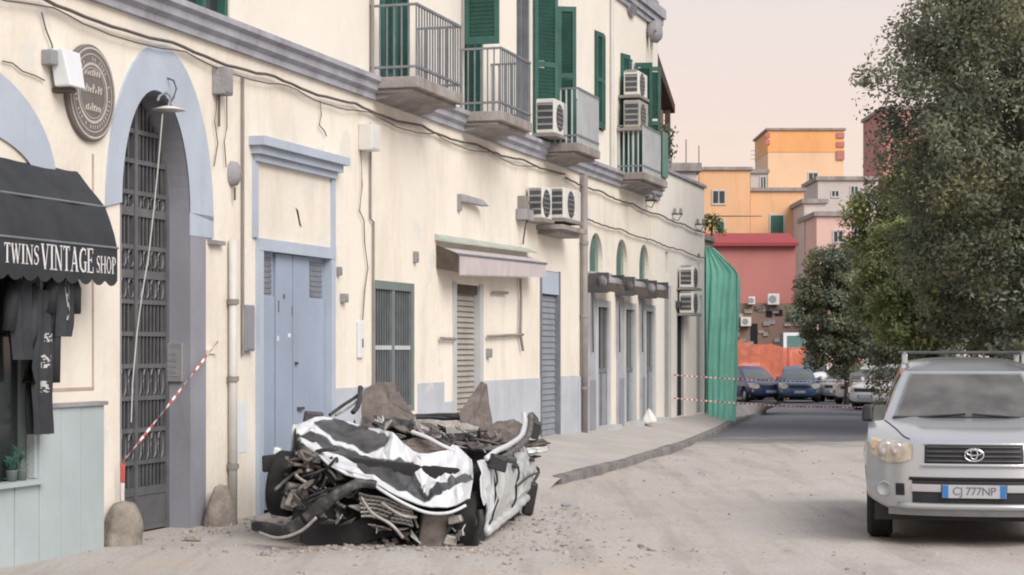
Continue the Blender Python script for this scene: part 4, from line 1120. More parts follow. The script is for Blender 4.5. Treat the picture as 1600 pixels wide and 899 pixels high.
def far_house(name, label, px0, px1, py_top, Y, depth, wallm, windows=(), roofm='slab', overhang=0.15, base=-1.5, bands=(), roof_h=.25):
    a = at(px0, 548, Y); b = at(px1, 548, Y); top = at(px0, py_top, Y).z
    s = Y / FPX
    o = thing(name, label, 'house', (a.x, Y, base))
    W = b.x - a.x; H = top - base
    w = MB(); w.box(0, W, 0, depth, 0, H); wo = w.build('wall', HM[wallm] if wallm in HM else wallm, o)
    MB().box(-overhang, W + overhang, -overhang, depth + overhang, H + .001, H + roof_h).build('roof', roofm, o)
    for (z0, z1, mm) in bands:
        za, zb = at(0, z1, Y).z - base, at(0, z0, Y).z - base
        MB().box(-.02, W + .02, -.03, depth, za, zb - .002).build('wall_band', HM[mm], o)
    for (x0, x1, y0, y1, mm) in windows:
        xa, xb = (x0 - px0) * s, (x1 - px0) * s
        za, zb = at(0, y1, Y).z - base, at(0, y0, Y).z - base
        f = MB().box(xa - .08, xb + .08, -.06, .0, za - .1, za).box(xa - .08, xb + .08, -.05, .0, zb, zb + .08).box(xa - .08, xa, -.05, 0, za, zb).box(xb, xb + .08, -.05, 0, za, zb).build('window', 'frame_pale', o)
        if mm == 'green':
            MB().box(xa, (xa + xb) / 2 - .01, -.035, -.002, za, zb).build('shutter', 'green', f); MB().box((xa + xb) / 2 + .01, xb, -.035, -.002, za, zb).build('shutter', 'green', f)
        else:
            MB().box(xa, (xa + xb) / 2 - .03, -.012, -.002, za, zb).build('pane', 'dark_glass', f); MB().box((xa + xb) / 2 + .03, xb, -.012, -.002, za, zb).build('pane', 'dark_glass', f)
            MB().box((xa + xb) / 2 - .03, (xa + xb) / 2 + .03, -.03, -.002, za, zb).build('mullion', 'frame_pale', f)
    return o
far_house('orange_house', 'orange house with small grey windows behind the white shop house', 1040, 1172, 266, 112, 8, 'orange', [(1114, 1132, 299, 318, 'g'), (1119, 1131, 347, 360, 'green')], roof_h=.18)
far_house('orange_house', 'lower orange wing with one green shuttered window', 1172.5, 1256, 299, 112.4, 8, 'orange', [(1204, 1224, 337, 367, 'green')], roof_h=.2)
far_house('roof_hut', 'small greyish roof hut with a dark door between the orange houses', 1172.6, 1198, 271, 116, 3, 'greyw', [(1189, 1196, 277, 297, 'g')], base=6)
tw = far_house('orange_tower_house', 'tall orange house with deep orange top band and one window', 1200, 1318, 204, 132, 7, 'orange_pale', [(1264, 1277, 271, 289, 'g')], bands=[(204, 238, 'orange_deep')], roof_h=.15)
for (z0, z1) in ((208, 216), (222, 230), (236, 250)):
    MB().box(4.7, 5.24, -.12, -.031, at(0, z1, 132).z + 1.5, at(0, z0, 132).z + 1.5).build('red_quoin', HM['red'], tw)
for (z0, z1) in ((208, 215), (219, 226)):
    MB().box(-.18, .12, -.12, -.031, at(0, z1, 132).z + 1.5, at(0, z0, 132).z + 1.5).build('red_quoin', HM['red'], tw)
far_house('grey_white_house', 'greyish white stepped house right of the orange tower house', 1278, 1372, 282, 124, 6, 'greyw', [(1300, 1310, 299, 307, 'g'), (1330, 1340, 292, 304, 'g')])
far_house('grey_house', 'narrow grey house edge beside the lower orange wing', 1256.5, 1290, 318, 108, 6, 'greyw', [(1262, 1267, 335, 375, 'g'), (1272, 1276, 340, 375, 'g')])
far_house('pink_house', 'pale pink house with small windows above the dark tree', 1276, 1350, 338, 104, 6, 'pink', [(1303, 1316, 362, 378, 'g'), (1335, 1345, 350, 366, 'g')])
far_house('red_house', 'brick red house glimpsed through the top of the big tree', 1380, 1470, 172, 140, 8, 'redfar', [(1395, 1408, 190, 212, 'g')])
far_house('grey_house', 'pale house block behind the street trees', 1372.5, 1700, 300, 138, 6, 'greyw', [(1400, 1415, 330, 352, 'g')])
# red shed-like building with the ruined brown wall beneath
o = far_house('red_building', 'dull red blank-walled building above a ruined brown wall', 1100, 1243, 384, 92, 7, 'red', [], roofm=HM['red_dark'], roof_h=.02, base=at(0, 478, 92).z)
s_ = 92 / FPX
MB().hexa([(-.1, -.35, at(0, 385, 92).z - at(0, 478, 92).z), (4.5, -.35, at(0, 385, 92).z - at(0, 478, 92).z), (4.5, 3, at(0, 384, 92).z - at(0, 478, 92).z + .5), (-.1, 3, at(0, 384, 92).z - at(0, 478, 92).z + .5)],
          [(-.1, -.35, at(0, 383, 92).z - at(0, 478, 92).z + .1), (4.5, -.35, at(0, 383, 92).z - at(0, 478, 92).z + .1), (4.5, 3, at(0, 383, 92).z - at(0, 478, 92).z + .75), (-.1, 3, at(0, 383, 92).z - at(0, 478, 92).z + .75)]).build('roof_slope', HM['red_dark'], o)
o = thing('ruined_wall', 'brown crumbling wall with dark openings below the red building', 'wall', (at(1100, 548, 91.4).x, 91.4, -1.2))
W_ = at(1262, 548, 91.4).x - at(1100, 548, 91.4).x; H_ = at(0, 474, 91.4).z + 1.2
MB().box(0, W_, 0, 7, 0, H_).build('wall', HM['brown'], o)
for (x0, x1, y0, y1) in ((1172, 1183, 506, 545), (1210, 1222, 484, 494), (1196, 1206, 486, 496)):
    MB().box((x0 - 1100) * s_, (x1 - 1100) * s_, -.02, .0, at(0, y1, 91.4).z + 1.2, at(0, y0, 91.4).z + 1.2).build('opening', 'dark', o)
rg = random.Random(12)
for i in range(70):
    x = rg.uniform(0.9, W_ - .5); z = rg.uniform(1.4, H_ - .25); w_ = rg.uniform(.2, .5); h_ = rg.uniform(.12, .25)
    MB().box(x, x + w_, -.05 - rg.uniform(0, .05), -.001, z, z + h_).build('stone', ['rubble', 'tuff', 'rust', 'stone_grey'][i % 4], o)
for i, (px, py, w_, h_) in enumerate(((1174, 470, 10, 12), (1208, 468, 18, 17), (1165, 503, 16, 14))):
    a = at(px, py + h_ / 2, 91.2)
    o = thing('air_conditioner', ('small white air conditioner below the red wall', 'larger white air conditioner below the red wall, right one', 'lowest white air conditioner on the ruined brown wall')[i], 'air conditioner', (a.x, 91.3, a.z), 0, 'air conditioners on the ruined wall')
    ww, hh = w_ * s_, h_ * s_
    MB().box(-ww / 2, ww / 2, -.3, 0.05, 0, hh).build('case', 'white_plastic', o, bevel=.02)
    MB().lathe([(0, -.01), (hh * .34, -.01), (hh * .36, 0)], (-ww * .1, -.3, hh * .5), 'y', 16).build('fan_grille', 'grey_plastic', o)
# light-blue kiosk
a = at(1243, 548, 88)
o = thing('kiosk', 'pale blue framed kiosk below the dark tree', 'kiosk', (a.x, 88, gz(0, 88)))
MB().box(-.55, -.40, 0, .12, 0, 2.9).box(.40, .55, 0, .12, 0, 2.9).box(-.55, .55, 0, .12, 2.9, 3.05).build('frame', 'paper', o)
MB().box(-.4, .4, .03, .06, 0.0, 2.9).build('pane', 'pale_glass', o); MB().box(-.55, .55, .13, 1.2, 0, 3.0).build('back', 'green_grey', o)

# roof poles and antennas
for i, (px, y0, y1, Y) in enumerate(((1072, 218, 272, 60), (1092, 228, 272, 66))):
    a = at(px, y1, Y)
    o = thing('roof_pole', ('taller thin pole left of' if i == 0 else 'shorter thin pole right beside') + ' the other above the shop house roof', 'pole', (a.x, Y, a.z - 1.5))
    hh = (y1 - y0) * Y / FPX + 1.5
    MB().tube([(0, 0, 0), (0, 0, hh)], .022, 6).build('mast', 'pipe_dark', o)
a = at(1184, 262, 114)
o = thing('roof_antenna', 'television antenna on the small roof hut', 'antenna', (a.x, 114.5, at(0, 275, 114.5).z))
MB().tube([(0, 0, 0), (0, 0, 1.6)], .03, 6).build('mast', 'pipe_dark', o)
for z in (1.0, 1.25, 1.5): MB().tube([(-.35, 0, z), (.35, 0, z)], .02, 5).build('element', 'pipe_dark', o)
a = at(1105, 340, 60)
cable('street_cable', 'cable crossing the street in front of the orange house', [at(1085, 336, 44), at(1130, 338, 58), at(1190, 338, 80)], .02)
# block under the roof poles, so they stand on something
far_house('grey_house', 'grey roof edge just above the far end of the shop house', 1046, 1088, 268, 59, 8, 'greyw', base=-1)

# street beyond: white guard railing and posts on the right
def post_rail(label, p0, p1, n, h, Y0):
    a = Vector(p0); b = Vector(p1)
    o = thing('guard_railing', label, 'railing', tuple(a), math.atan2((b - a).y, (b - a).x))
    L_ = (b - a).length
    for i in range(n + 1): MB().tube([(L_ * i / n, 0, 0), (L_ * i / n, 0, h)], .05, 8).build('post', 'white_plastic', o)
    for z in (h * .55, h - .06): MB().box(0, L_, -.03, .03, z, z + .10).build('rail', 'white_plastic', o)
post_rail('white guard railing behind the parked white car', at(1330, 630, 66).xy.to_3d() + Vector((0, 0, gz(0, 66))), at(1470, 630, 62).xy.to_3d() + Vector((0, 0, gz(0, 62))), 4, 1.15, 66)

# orange plastic barrier mesh
a = at(1146, 600, 80); b = at(1272, 600, 86)
o = thing('barrier_mesh', 'bright orange plastic barrier mesh in front of the ruined wall', 'barrier', (a.x, 80, gz(0, 80)), math.atan2(6, b.x - a.x))
L_ = math.hypot(b.x - a.x, 6)
m = MB()
nn, mm_ = 90, 26
def bm(u, v):
    return (L_ * u, .12 * math.sin(u * 14) + .08 * mnoise.noise(Vector((u * 9, v * 2, 0))), .75 + (1.75 - .35 * u + .05 * math.sin(u * 17)) * v)
for j in range(mm_ + 1):
    for i in range(nn):
        m.quad(Vector(bm(i / nn, j / mm_)) - Vector((0, 0, .022)), Vector(bm((i + 1) / nn, j / mm_)) - Vector((0, 0, .022)), Vector(bm((i + 1) / nn, j / mm_)) + Vector((0, 0, .022)), Vector(bm(i / nn, j / mm_)) + Vector((0, 0, .022)))
for i in range(nn + 1):
    for j in range(mm_):
        m.quad(Vector(bm(i / nn, j / mm_)) - Vector((.013, 0, 0)), Vector(bm(i / nn, j / mm_)) + Vector((.013, 0, 0)), Vector(bm(i / nn, (j + 1) / mm_)) + Vector((.013, 0, 0)), Vector(bm(i / nn, (j + 1) / mm_)) - Vector((.013, 0, 0)))
tag(m.build('mesh_net', 'net_orange', o), kind='stuff')
for u in (0, .33, .66, 1): MB().tube([(L_ * u, 0, 0), (L_ * u, 0, 2.6 - .5 * u)], .04, 6).build('stake', 'tape_red', o)

# police tape over the street
for i, (pa_, pb_, lab) in enumerate(((fw(23.2, .05, fz(1052, 586)), at(1440, 592, 46), 'upper red and white tape across the far street'), (fw(23.2, .05, fz(1052, 622)), at(1440, 634, 46), 'lower red and white tape across the far street'))):
    pts = []
    for q in range(21):
        u = q / 20; p_ = Vector(pa_).lerp(Vector(pb_), u); p_.z -= .10 * math.sin(u * math.pi); pts.append(p_)
    tape('barrier_tape', lab, pts, .030, .08)

# ================================================================== TREES
def leaf_material(name, c):
    m = mat(name, c, 0.55, 0.35, 1.1, spec=0.35, attr='tint')
    n, l = m.node_tree.nodes, m.node_tree.links
    b = n["Principled BSDF"]; outn = n["Material Output"]
    tr = n.new("ShaderNodeBsdfTranslucent"); 
    src = b.inputs["Base Color"].links[0].from_socket
    l.new(src, tr.inputs["Color"])
    mx = n.new("ShaderNodeMixShader"); mx.inputs[0].default_value = 0.35
    l.new(b.outputs[0], mx.inputs[1]); l.new(tr.outputs[0], mx.inputs[2]); l.new(mx.outputs[0], outn.inputs["Surface"])
    return m
LEAF = dict(oak=leaf_material('holm_oak_leaf', (0.14, 0.152, 0.108)), fresh=leaf_material('fresh_leaf', (0.185, 0.21, 0.09)),
            dark=leaf_material('dark_leaf', (0.125, 0.14, 0.095)), pot=leaf_material('plant_leaf', (0.09, 0.15, 0.03)))

def tree(name, label, base, crown_c, rad, nclump, per, leaf_s, matn, seed, clump_r=.55, trunk_r=.22, hollow=.35, limbs=14, squash=1.0, group='street trees on the right'):
    rng = np.random.default_rng(seed); rr = random.Random(seed)
    bx_, by_ = base; bz = gz(bx_, by_)
    o = thing(name, label, 'tree', (bx_, by_, bz), 0, group)
    C = np.array(crown_c) - np.array([bx_, by_, bz]); Rd = np.array(rad)
    # clump centres: noisy ellipsoid shell and inside
    cs = []
    while len(cs) < nclump:
        d = rng.normal(size=3); d /= np.linalg.norm(d)
        lump = 1 + .22 * mnoise.noise(Vector(tuple(d * 1.7 + seed))) + .16 * mnoise.noise(Vector(tuple(d * 4.1 + seed * 2)))
        r = (hollow + (1 - hollow) * rng.random() ** .55) * lump
        c = C + d * Rd * r
        if c[2] < 1.0 and rng.random() < .8: continue
        cs.append(c)
    cs = np.array(cs)
    n = nclump * per
    size_c = clump_r * (.55 + .9 * rng.random(nclump))
    idx = np.repeat(np.arange(nclump), per)
    off = rng.normal(size=(n, 3)); off /= np.linalg.norm(off, axis=1)[:, None]
    off *= (rng.random(n) ** .5)[:, None] * size_c[idx][:, None] * np.array([1, 1, .75 * squash])
    ctr = cs[idx] + off
    # leaf frame
    nr = off / (np.linalg.norm(off, axis=1)[:, None] + 1e-6) * .5 + np.array([-.1, -.45, .5]) + rng.normal(size=(n, 3)) * .55
    nr /= np.linalg.norm(nr, axis=1)[:, None]
    ax = np.cross(nr, rng.normal(size=(n, 3))); ax /= np.linalg.norm(ax, axis=1)[:, None] + 1e-6
    ay = np.cross(nr, ax)
    ls = leaf_s * (.6 + .8 * rng.random(n))[:, None]
    v = np.empty((n, 4, 3))
    v[:, 0] = ctr - ax * ls; v[:, 1] = ctr + ay * ls * .45 + nr * ls * .12; v[:, 2] = ctr + ax * ls; v[:, 3] = ctr - ay * ls * .45 + nr * ls * .12
    me = bpy.data.meshes.new('crown')
    me.vertices.add(n * 4); me.vertices.foreach_set('co', v.reshape(-1))
    me.loops.add(n * 4); me.loops.foreach_set('vertex_index', np.arange(n * 4, dtype=np.int32))
    me.polygons.add(n); me.polygons.foreach_set('loop_start', np.arange(0, n * 4, 4, dtype=np.int32)); 
    me.update(calc_edges=True)
    tint_c = .80 + 1.35 * rng.random(nclump) ** 1.25; warm = rng.random(nclump)
    tv = np.repeat((tint_c[idx] * (.82 + .36 * rng.random(n)))[:, None], 4, 1)
    colr = np.ones((n, 4, 4)); wm = np.repeat(warm[idx][:, None], 4, 1)
    colr[..., 0] = tv * (.92 + .18 * wm); colr[..., 1] = tv; colr[..., 2] = tv * (1.12 - .35 * wm)
    at_ = me.color_attributes.new('tint', 'FLOAT_COLOR', 'POINT'); at_.data.foreach_set('color', colr.reshape(-1))
    me.materials.append(LEAF[matn])
    link('crown', me, o)
    # trunk and limbs
    m = MB()
    th = max(1.2, C[2] - Rd[2] * .75)
    top = Vector((C[0] * .5, C[1] * .5, th))
    m.tube([(0, 0, -.1), (.03, .02, th * .35), (top.x * .6, top.y * .6, th * .7), tuple(top)], [trunk_r * 1.25, trunk_r, trunk_r * .85, trunk_r * .7], 10)
    for i in range(limbs):
        e = Vector(tuple(cs[rr.randrange(nclump)])); mid = top.lerp(e, .45) + Vector((rr.uniform(-.2, .2), rr.uniform(-.2, .2), rr.uniform(.0, .5)))
        m.tube([tuple(top - Vector((0, 0, .15))), tuple(mid), tuple(e)], [trunk_r * .5, trunk_r * .26, .02], 6)
    m.build('trunk', 'bark', o, smooth=True)
    return o
tree('street_tree', 'tallest dark evergreen tree filling the upper right behind the silver car', (10.9, 37), (10.3, 36.5, 6.1), (3.15, 3.0, 4.9), 820, 210, .050, 'oak', 3, clump_r=.55, hollow=.5, trunk_r=.28)
tree('street_tree', 'broad evergreen tree at the right picture edge behind the silver car roof', (12.6, 41), (12.8, 41, 5.2), (3.4, 3.0, 4.6), 480, 190, .055, 'dark', 11, clump_r=.55, hollow=.55, trunk_r=.26)
tree('street_tree', 'lighter yellowish green tree just left of the tallest one', (11.6, 52), (10.9, 52, 4.1), (1.75, 1.8, 2.75), 280, 180, .06, 'fresh', 5, clump_r=.42, hollow=.5, trunk_r=.18)
tree('street_tree', 'small dark tree in front of the pink house, leftmost of the row', (12.6, 72), (12.4, 72, 3.35), (1.85, 1.8, 2.45), 280, 190, .065, 'dark', 21, clump_r=.42, hollow=.5, trunk_r=.15)
tree('street_tree', 'dark tree low in the gap between the leftmost and the lighter tree', (14.2, 64), (13.3, 64, 3.1), (2.0, 2.0, 2.3), 280, 180, .065, 'oak', 23, clump_r=.42, hollow=.5, trunk_r=.16)
tree('street_tree', 'dense low evergreen behind the silver car windscreen and roof bar', (14.6, 50), (14.6, 50, 3.2), (2.8, 2.4, 2.6), 300, 110, .10, 'dark', 31, clump_r=.6, trunk_r=.2)
tree('street_tree', 'far dark tree at the end of the row behind the white railing', (18.5, 88), (18.3, 88, 4.0), (3.2, 2.6, 3.6), 240, 100, .14, 'dark', 41, clump_r=.8, trunk_r=.2)
# hedge along the right pavement behind the cars
def bush(name, label, x, y, rx, ry, h, nclump, seed, matn='dark', z0=None):
    rng = np.random.default_rng(seed)
    z0 = gz(x, y) if z0 is None else z0
    o = thing(name, label, 'plant', (x, y, z0))
    m = MB(); rr = random.Random(seed); cols = []
    for i in range(nclump):
        c = Vector((rr.uniform(-rx, rx), rr.uniform(-ry, ry), h * rr.random() ** .7)); t_ = rr.uniform(.6, 1.4)
        for q in range(26):
            d = Vector((rr.gauss(0, 1), rr.gauss(0, 1), rr.gauss(0, 1))).normalized()
            p = c + d * rr.random() * .22; n_ = (d + Vector((rr.gauss(0, .5), rr.gauss(0, .5), .5))).normalized(); u_ = n_.orthogonal().normalized(); w_ = n_.cross(u_); s = .05 * rr.uniform(.7, 1.4)
            m.quad(p - u_ * s, p + w_ * s * .5, p + u_ * s, p - w_ * s * .5); cols += [t_] * 4
    me = m.mesh('foliage', LEAF[matn])
    a_ = me.color_attributes.new('tint', 'FLOAT_COLOR', 'POINT')
    a_.data.foreach_set('color', np.repeat(np.array(cols)[:, None], 4, 1).reshape(-1))
    link('foliage', me, o)
    MB().tube([(0, 0, -.05), (.02, 0, h * .6)], .04, 6).build('stem', 'bark', o)
    return o
q = fw(22.45, .0, 5.28)
bush('terrace_plant', 'yellow-green plant standing on the terrace under the lean-to', q.x, q.y, .10, .45, .70, 18, 5, 'dark', 5.35)
q = at(1112, 352, 62)
bush('roof_plant', 'little yellowish shrub on the ledge above the green net', q.x, 62, .3, .3, .7, 16, 6, 'pot', q.z - .3)
for i, (px, Y, w_) in enumerate(((1420, 58, 2.2), (1520, 54, 2.4), (1620, 50, 2.6))):
    bush('hedge', ('first', 'second', 'third')[i] + ' stretch of dark hedge from the left behind the silver car', at(px, 548, Y).x, Y, w_ / 2 + .2, .5, 1.5, 120, 50 + i)
# low wall at the back of the trees, closes the street side
o = thing('boundary_wall', 'long low grey wall behind the street trees', 'wall', (15.5, 44, -.6), R(76))
MB().box(0, 60, 0, .3, 0, 2.6).build('wall', 'stone_grey', o); MB().box(-.05, 60.05, -.05, .35, 2.601, 2.7).build('coping', 'cornice', o)
# ================================================================== CARS
def wheel(parent, x, y, r=.35, w=.22, side=1, tilt=0.0):
    o = MB().lathe([(r * .62, -w / 2), (r * .9, -w / 2), (r, -w / 2 + .035), (r, w / 2 - .035), (r * .9, w / 2), (r * .62, w / 2), (r * .62, -w / 2)], (0, 0, 0), 'x', 28).build('wheel', 'tyre', parent, smooth=False, loc=(x, y, r))
    m = MB(); m.lathe([(0, side * w * .42), (r * .18, side * w * .44), (r * .60, side * w * .36), (r * .63, side * w * .46), (r * .63, -side * w * .3), (0, -side * w * .3)], (0, 0, 0), 'x', 24)
    m.build('rim', 'rim', o)
    return o

def torus_ellipse(m, cx, cz, rx, rz, r, y, n=24):
    m.tube([(cx + rx * math.cos(2 * math.pi * q / n), y, cz + rz * math.sin(2 * math.pi * q / n)) for q in range(n + 1)], r, 6, caps=False)

def car(name, label, loc, rotz, paint, L=4.35, W=1.80, H=1.58, belt=1.04, hoodz=.88, nose_curve=.40, group=None, suv=False, detail=True, r=.35, cat='car', van=False):
    """front faces local -y; x to the side, y towards the tail"""
    o = thing(name, label, cat, loc, rotz, group)
    hw = W / 2 - .03
    cowl_y = 1.15 if not van else .62
    path = [(0.16, .25), (0.05, .27), (0.005, .36), (0.0, .50), (0.015, .62), (0.03, .72), (0.05, hoodz - .06), (0.09, hoodz - .01), (.18, hoodz + .025), (.45, hoodz + (belt - hoodz) * .55), (.8, hoodz + (belt - hoodz) * .83), (cowl_y + .08, belt + .005)]
    if van: path[-3:] = [(.22, hoodz + .06), (.4, belt - .04), (cowl_y + .08, belt)]
    n_p = len(path) - 1
    def prof(v):
        f = v * n_p; i = min(int(f), n_p - 1); q = f - i
        p0, p1, p2, p3 = path[max(i - 1, 0)], path[i], path[i + 1], path[min(i + 2, n_p)]
        c = lambda a, b, c_, d: .5 * (2 * b + (c_ - a) * q + (2 * a - 5 * b + 4 * c_ - d) * q * q + (3 * b - a - 3 * c_ + d) * q ** 3)
        return c(p0[0], p1[0], p2[0], p3[0]), c(p0[1], p1[1], p2[1], p3[1])
    def shell(uu, v):
        u = uu * 2 - 1
        y, z = prof(v)
        fade = 1.0 if y < .12 else max(0.0, 1 - (y - .12) / (cowl_y - .1)) ** .8
        au = abs(u)
        y2 = y + nose_curve * au ** 3.4 * fade + .03 * au ** 2 * fade
        z2 = z
        if z < .5: z2 += .15 * au ** 5 * (1 - (z - .25) / .25)
        if v > 6.5 / n_p:   # bonnet: crowned, lower at the wings
            z2 -= .045 * au ** 3 - .012 * math.exp(-((au - .55) / .12) ** 2)
        x = u * (hw + .012 * math.sin(min(1, max(0, (z - .3) / .6)) * math.pi))
        return (x, y2, z2)
    body = MB().grid(shell, 56, 66)
    y_edge = lambda z: None
    def top_z(y):
        # follow the wing edge of the shell at u=1
        best = None
        for i in range(40):
            v = 6.4 / n_p + (1 - 6.4 / n_p) * i / 39
            p = shell(1, v)
            if p[1] >= y: return p[2]
        return belt - .04 + .07 * (y - cowl_y) / (L - cowl_y)
    tops = {}
    ny = 70
    y0 = shell(1, .5)[1]
    for i in range(ny + 1): tops[i] = top_z(y0 + (L - .12 - y0) * i / ny)
    wy1, wy2 = .90, L - .82
    def side(s):
        def f(u, v):
            i = u * ny; y = y0 + (L - .12 - y0) * u; zt = tops[int(round(i))]
            zb = .40 if y < 1.0 else .30
            z = zb + (zt - zb) * v
            bow = .035 * math.sin(v * math.pi) ** .8 + .012 * math.exp(-((v - .62) / .06) ** 2)
            taper = .05 * max(0, (u - .75) / .25) ** 2
            return (s * (hw + bow * min(1, u * 12) - taper), y, z)
        return f
    for s in (-1, 1):
        body.grid(side(s), ny, 20, keep=lambda u, v: all((y0 + (L - .12 - y0) * u - wy) ** 2 + ((.35 + v * (tops[int(u * ny)] - .3)) - r - .0) ** 2 > (r + .07) ** 2 for wy in (wy1, wy2)))
    # tail
    body.grid(lambda u, v: ((u * 2 - 1) * (hw - .05), L - .12 + .12 * (1 - abs(u * 2 - 1) ** 4) , .3 + (belt - .0 - .3) * v), 20, 10)
    # deck between cowl and tail under the cabin
    body.grid(lambda u, v: ((u * 2 - 1) * (hw - .02), cowl_y + (L - .12 - cowl_y) * v, belt - .04 + .07 * v), 4, 12)
    bo = body.build('body', paint, o, smooth=True)
    # floor
    MB().box(-hw + .06, hw - .06, .35, L - .3, .20, .34).build('underbody', 'black_plastic', o)
    # cabin
    if van: wt_y, rr_y, tail_y, tw = 1.35, L - .25, L - .1, hw - .12
    else: wt_y, rr_y, tail_y, tw = 2.0, (3.75 if suv else L - 1.1), L - .16, .56 * W / 1.8
    bw = hw - .13
    cz0 = belt - .03; cz1 = H - .13
    def ws(u, v):   # windscreen surface incl. pillars
        x = (u * 2 - 1) * (bw + (tw - bw) * v)
        y = cowl_y + (wt_y - cowl_y) * v + .14 * abs(u * 2 - 1) ** 2.2 * (1 - .3 * v)
        return Vector((x, y, cz0 + (cz1 - cz0) * (v ** .94)))
    cab = MB().grid(ws, 40, 30, keep=(lambda u, v: not (.075 < u < .925 and .08 < v < .93)) if detail else None)
    def roof(u, v):
        x = (u * 2 - 1); yy = wt_y + (rr_y - wt_y) * v + .10 * abs(x) ** 2.2 * (1 - v)
        zz = cz1 + (H - cz1) * (math.sin(min(1, v * 1.5) * math.pi / 2)) - .05 * abs(x) ** 3 * 1.0 * min(1, v * 4)
        return Vector((x * (tw + .02 * math.sin(v * math.pi)), yy, zz))
    cab.grid(roof, 16, 16)
    for s in (-1, 1):
        def cs_(u, v, s=s):
            a = ws((s + 1) / 2, v)
            yb = L - .22 - .06 * v if suv or van else L - .55 - .5 * v
            top = roof((s + 1) / 2, u)
            bot = Vector((s * bw, cowl_y + .14 + (yb - cowl_y) * u, cz0))
            if u == 0: return a
            return bot.lerp(top, v) + Vector((s * .02 * math.sin(v * math.pi), 0, 0))
        cab.grid(cs_, 14, 8)
    cab.grid(lambda u, v: Vector(((u * 2 - 1) * (bw + (tw - bw) * v), ((L - .10 if suv or van else L - .42) * (1 - v) + rr_y * v), cz0 + (roof(u, 1).z - cz0) * v)), 10, 8)
    cab.build('cabin', paint, o, smooth=True)
    gl = 'car_glass'
    front_gl = 'windscreen_glass' if detail else gl
    def off(u, v):
        p = ws(u, v); q = ws(min(1, u + .01), v) - ws(max(0, u - .01), v); w_ = ws(u, min(1, v + .02)) - ws(u, max(0, v - .02)); n_ = q.cross(w_).normalized()
        if n_.y > 0: n_ = -n_
        return p + n_ * .012
    MB().grid(lambda u, v: off(.055 + .89 * u, .05 + .90 * v), 16, 10).build('windscreen', front_gl, o, smooth=True)
    MB().grid(lambda u, v: off(.05 + .90 * u, .015 + .05 * v) + Vector((0, -.012, 0)), 16, 2).build('cowl', 'black_plastic', o)
    for s in (-1, 1):
        for (ua, ub) in ((.10, .42), (.46, .74), (.78, .93)):
            def sg(u, v, s=s, ua=ua, ub=ub):
                uu = ua + (ub - ua) * u; top = roof((s + 1) / 2, uu); yb = L - .22
                bot = Vector((s * bw, cowl_y + .14 + ((L - .22 if suv or van else L - .55) - cowl_y) * uu, cz0))
                vv = .14 + .76 * v
                return bot.lerp(top, vv) + Vector((s * (.02 * math.sin(vv * math.pi) + .008), 0, 0))
            MB().grid(sg, 6, 4).build('side_window', gl, o, smooth=True)
    ry = (L - .10 if suv or van else L - .42)
    MB().grid(lambda u, v: Vector(((u * 2 - 1) * (bw + (tw - bw) * v) * .84, (ry * (1 - (.2 + .68 * v)) + rr_y * (.2 + .68 * v)) + .015, cz0 + (H - .05 - cz0) * (.2 + .68 * v))), 6, 4).build('rear_window', gl, o)
    if detail:   # cabin seen through the glass
        MB().box(-bw + .05, bw - .05, cowl_y + .25, cowl_y + .62, belt - .12, belt + .02).build('dashboard', 'black_plastic', o, bevel=.05)
        MB().lathe([(.165, -.012), (.185, 0), (.165, .012), (.15, 0), (.165, -.012)], (.33, cowl_y + .72, belt + .04), 'y', 24).build('steering_wheel', 'black_plastic', o, smooth=True)
        for s in (-1, 1):
            st = MB().hexa([(s * .34 - .23, 2.05, .55), (s * .34 + .23, 2.05, .55), (s * .34 + .23, 2.2, .55), (s * .34 - .23, 2.2, .55)], [(s * .34 - .18, 2.25, 1.16), (s * .34 + .18, 2.25, 1.16), (s * .34 + .18, 2.36, 1.16), (s * .34 - .18, 2.36, 1.16)]).build('seat', 'grey_plastic', o, bevel=.05)
            MB().box(s * .34 - .12, s * .34 + .12, 2.28, 2.37, 1.19, 1.37).build('headrest', 'grey_plastic', st, bevel=.04)
        MB().box(-.52, .52, 3.1, 3.25, .55, 1.18).build('rear_seat', 'grey_plastic', o, bevel=.05)
        MB().box(-.10, .10, wt_y - .12, wt_y - .09, cz1 - .13, cz1 - .06).build('inner_mirror', 'black_plastic', o, bevel=.01)
    # wheels
    for s in (-1, 1):
        for wy in (wy1, wy2): wheel(o, s * (hw - .10), wy, r, .22, s)
    # points on the nose surface
    def nose(x, z, out=.0):
        u = .5 + x / (2 * hw)
        lo, hi = 1 / n_p, 8.3 / n_p
        for _ in range(30):
            mid = (lo + hi) / 2
            if shell(u, mid)[2] < z: lo = mid
            else: hi = mid
        p = shell(u, lo); return Vector((p[0], p[1] - out, z))
    def patch(x0, x1, zlo, zhi, out, nu=12, nv=4, keep=None):
        f = lambda u, v: nose(x0 + (x1 - x0) * u, (zlo(u) if callable(zlo) else zlo) * (1 - v) + (zhi(u) if callable(zhi) else zhi) * v, out)
        return MB().grid(f, nu, nv, keep)
